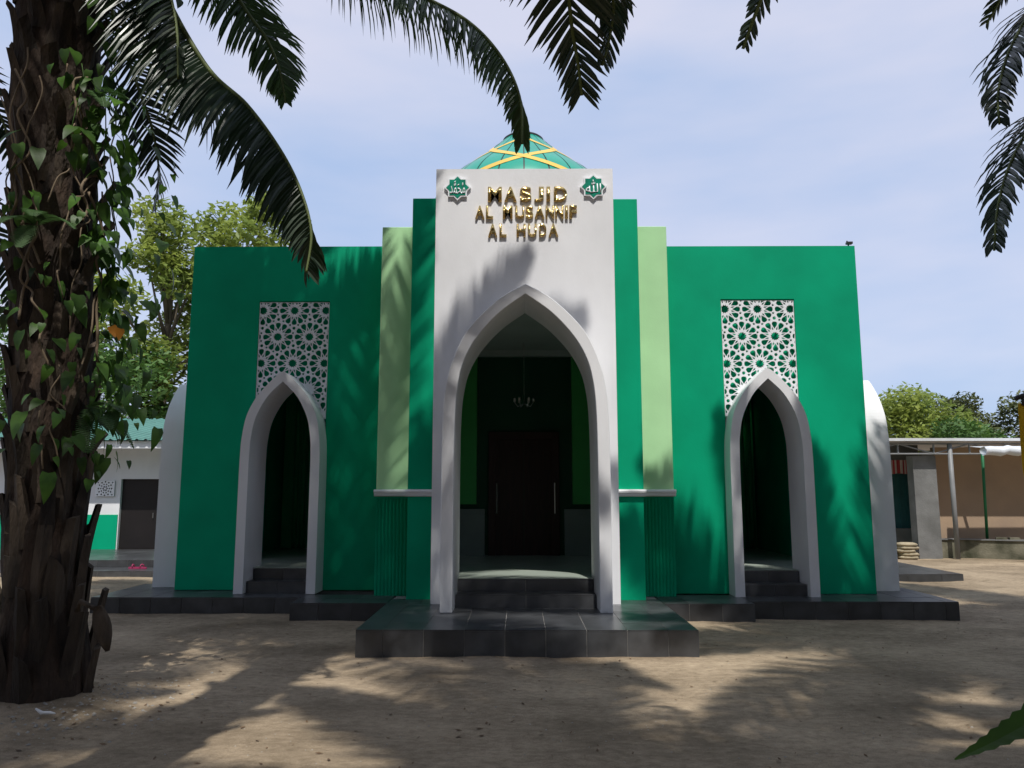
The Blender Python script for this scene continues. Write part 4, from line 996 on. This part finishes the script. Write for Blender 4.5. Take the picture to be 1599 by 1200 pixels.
# ------------------------------------------------------------------ foreground plant, lower right
fp = thing('leafy_plant', 'plant at the lower right corner with one long toothed green leaf in view', 'plant', (1.05, 1.1, 0))
mb = MB(); mb.tube([(1.05, 1.1, 0), (1.03, 1.1, .6), (.98, 1.1, 1.2), (.92, 1.1, 1.34)], [.016, .014, .010, .006], 8); link('stem', mb.mesh('stem', M['vine'], True), fp)
def toothed(tip, base, wd, sag, name='leaf'):
    tip, base = Vector(tip), Vector(base); mb = MB(); vs = []; fs = []; n = 30; d = (tip-base); L_ = d.length; d.normalize(); sd = Vector((.15, .85, .55)); sd = (sd - d*sd.dot(d)).normalized(); 
    for i in range(n+1):
        t = i/n; wv = wd*math.sin(math.pi*min(t*.9+.1, 1))**.8*(1 - t)**.25; wv = wd*(math.sin(math.pi*(.08+.90*t)))
        tooth = 1 + (.22 if i % 2 else -.05)*(1 if t > .2 else .3)
        p = base.lerp(tip, t) + Vector((0, 0, sag*math.sin(math.pi*t))); nn = sd.cross(d)
        vs += [p - sd*wv*tooth + nn*wv*.2, p, p + sd*wv*tooth + nn*wv*.2]
        if i < n: fs += [(3*i, 3*i+1, 3*i+4, 3*i+3), (3*i+1, 3*i+2, 3*i+5, 3*i+4)]
    mb.add(vs, fs); link(name, mb.mesh('leaf', M['vine']), fp)
toothed((.587, 1.1, 1.243), (.86, 1.1, 1.42), .020, -.02)
toothed((1.15, 1.5, 1.30), (.95, 1.12, 1.32), .045, .03)
toothed((1.35, .9, 1.22), (.96, 1.1, 1.28), .045, .03)
toothed((.98, .75, 1.15), (.98, 1.1, 1.2), .04, .03)

# ------------------------------------------------------------------ ground litter
g = random.Random(5); st = MB(); dl = MB()
def pebble(mb, x, y, s):
    z = gz(x, y); vs = [(x + s*g.uniform(.6, 1)*math.cos(a), y + s*g.uniform(.6, 1)*math.sin(a), z + s*.05) for a in [k*math.pi/2.5 for k in range(5)]] + [(x, y, z + s*g.uniform(.4, .8))]
    mb.add(vs, [(k, (k+1) % 5, 5) for k in range(5)])
def blocked(x, y): return (-1.65 < x < 1.82 and y > 7.7) or (abs(x) < 5.6 and y > 9.55)
for i in range(5500):
    y = 2.0 + 14*g.random()**1.3; x = g.uniform(-8.5, 12)*min(1, (y+2)/9)
    if blocked(x, y): continue
    pebble(st, x, y, g.uniform(.003, .008) if i % 12 else g.uniform(.006, .012))
for i in range(260):
    a = g.uniform(-1.6, .9); r = abs(g.gauss(.62, .28)); x, y = -3.55 + r*math.cos(a), 6.05 + r*math.sin(a)*1.1; pebble(st, x, y, g.uniform(.006, .022))
tag(link('gravel', st.mesh('gravel', M['stone'])), kind='stuff')
for i in range(1500):
    y = 2.0 + 10*g.random()**1.2; x = g.uniform(-7, 9)*min(1, (y+2)/9)
    if blocked(x, y): continue
    if i < 240: a = g.uniform(0, 6.28); r = abs(g.gauss(.7, .5)); x, y = -3.6 + r*math.cos(a), 6.1 + r*math.sin(a)
    z = gz(x, y) + .004; s = g.uniform(.008, .03); a = g.uniform(0, 6.28); c_, s_ = math.cos(a)*s, math.sin(a)*s
    dl.add([(x-c_, y-s_, z), (x+s_*.4, y-c_*.4, z+.004), (x+c_, y+s_, z+.006), (x-s_*.4, y+c_*.4, z)], [(0, 1, 2, 3)])
tag(link('leaf_litter', dl.mesh('leaf_litter', M['deadleaf'])), kind='stuff')
mb = MB(); mb.tube([(-3.36, 5.58, gz(-3.36, 5.58)+.05), (-3.31, 5.57, gz(-3.31, 5.57)+.03), (-3.26, 5.58, gz(-3.26, 5.58)+.035), (-3.21, 5.56, gz(-3.21, 5.56)+.045)], [.006, .014, .012, .005], 6)
o = link('plastic_scrap', mb.mesh('plastic_scrap', M['plastic'], True)); tag(o, 'crumpled white plastic scrap at the foot of the palm trunk', 'litter')
mb = MB(); mb.lathe([(0.0, 0), (.05, .01), (.058, .03), (.04, .055), (0, .06)], 8, (-3.45, 5.2, gz(-3.45, 5.2)-.01)); o = link('pale_stone', mb.mesh('pale_stone', M['stone'], True)); tag(o, 'fist sized pale stone on the sand in front of the palm trunk', 'stone')
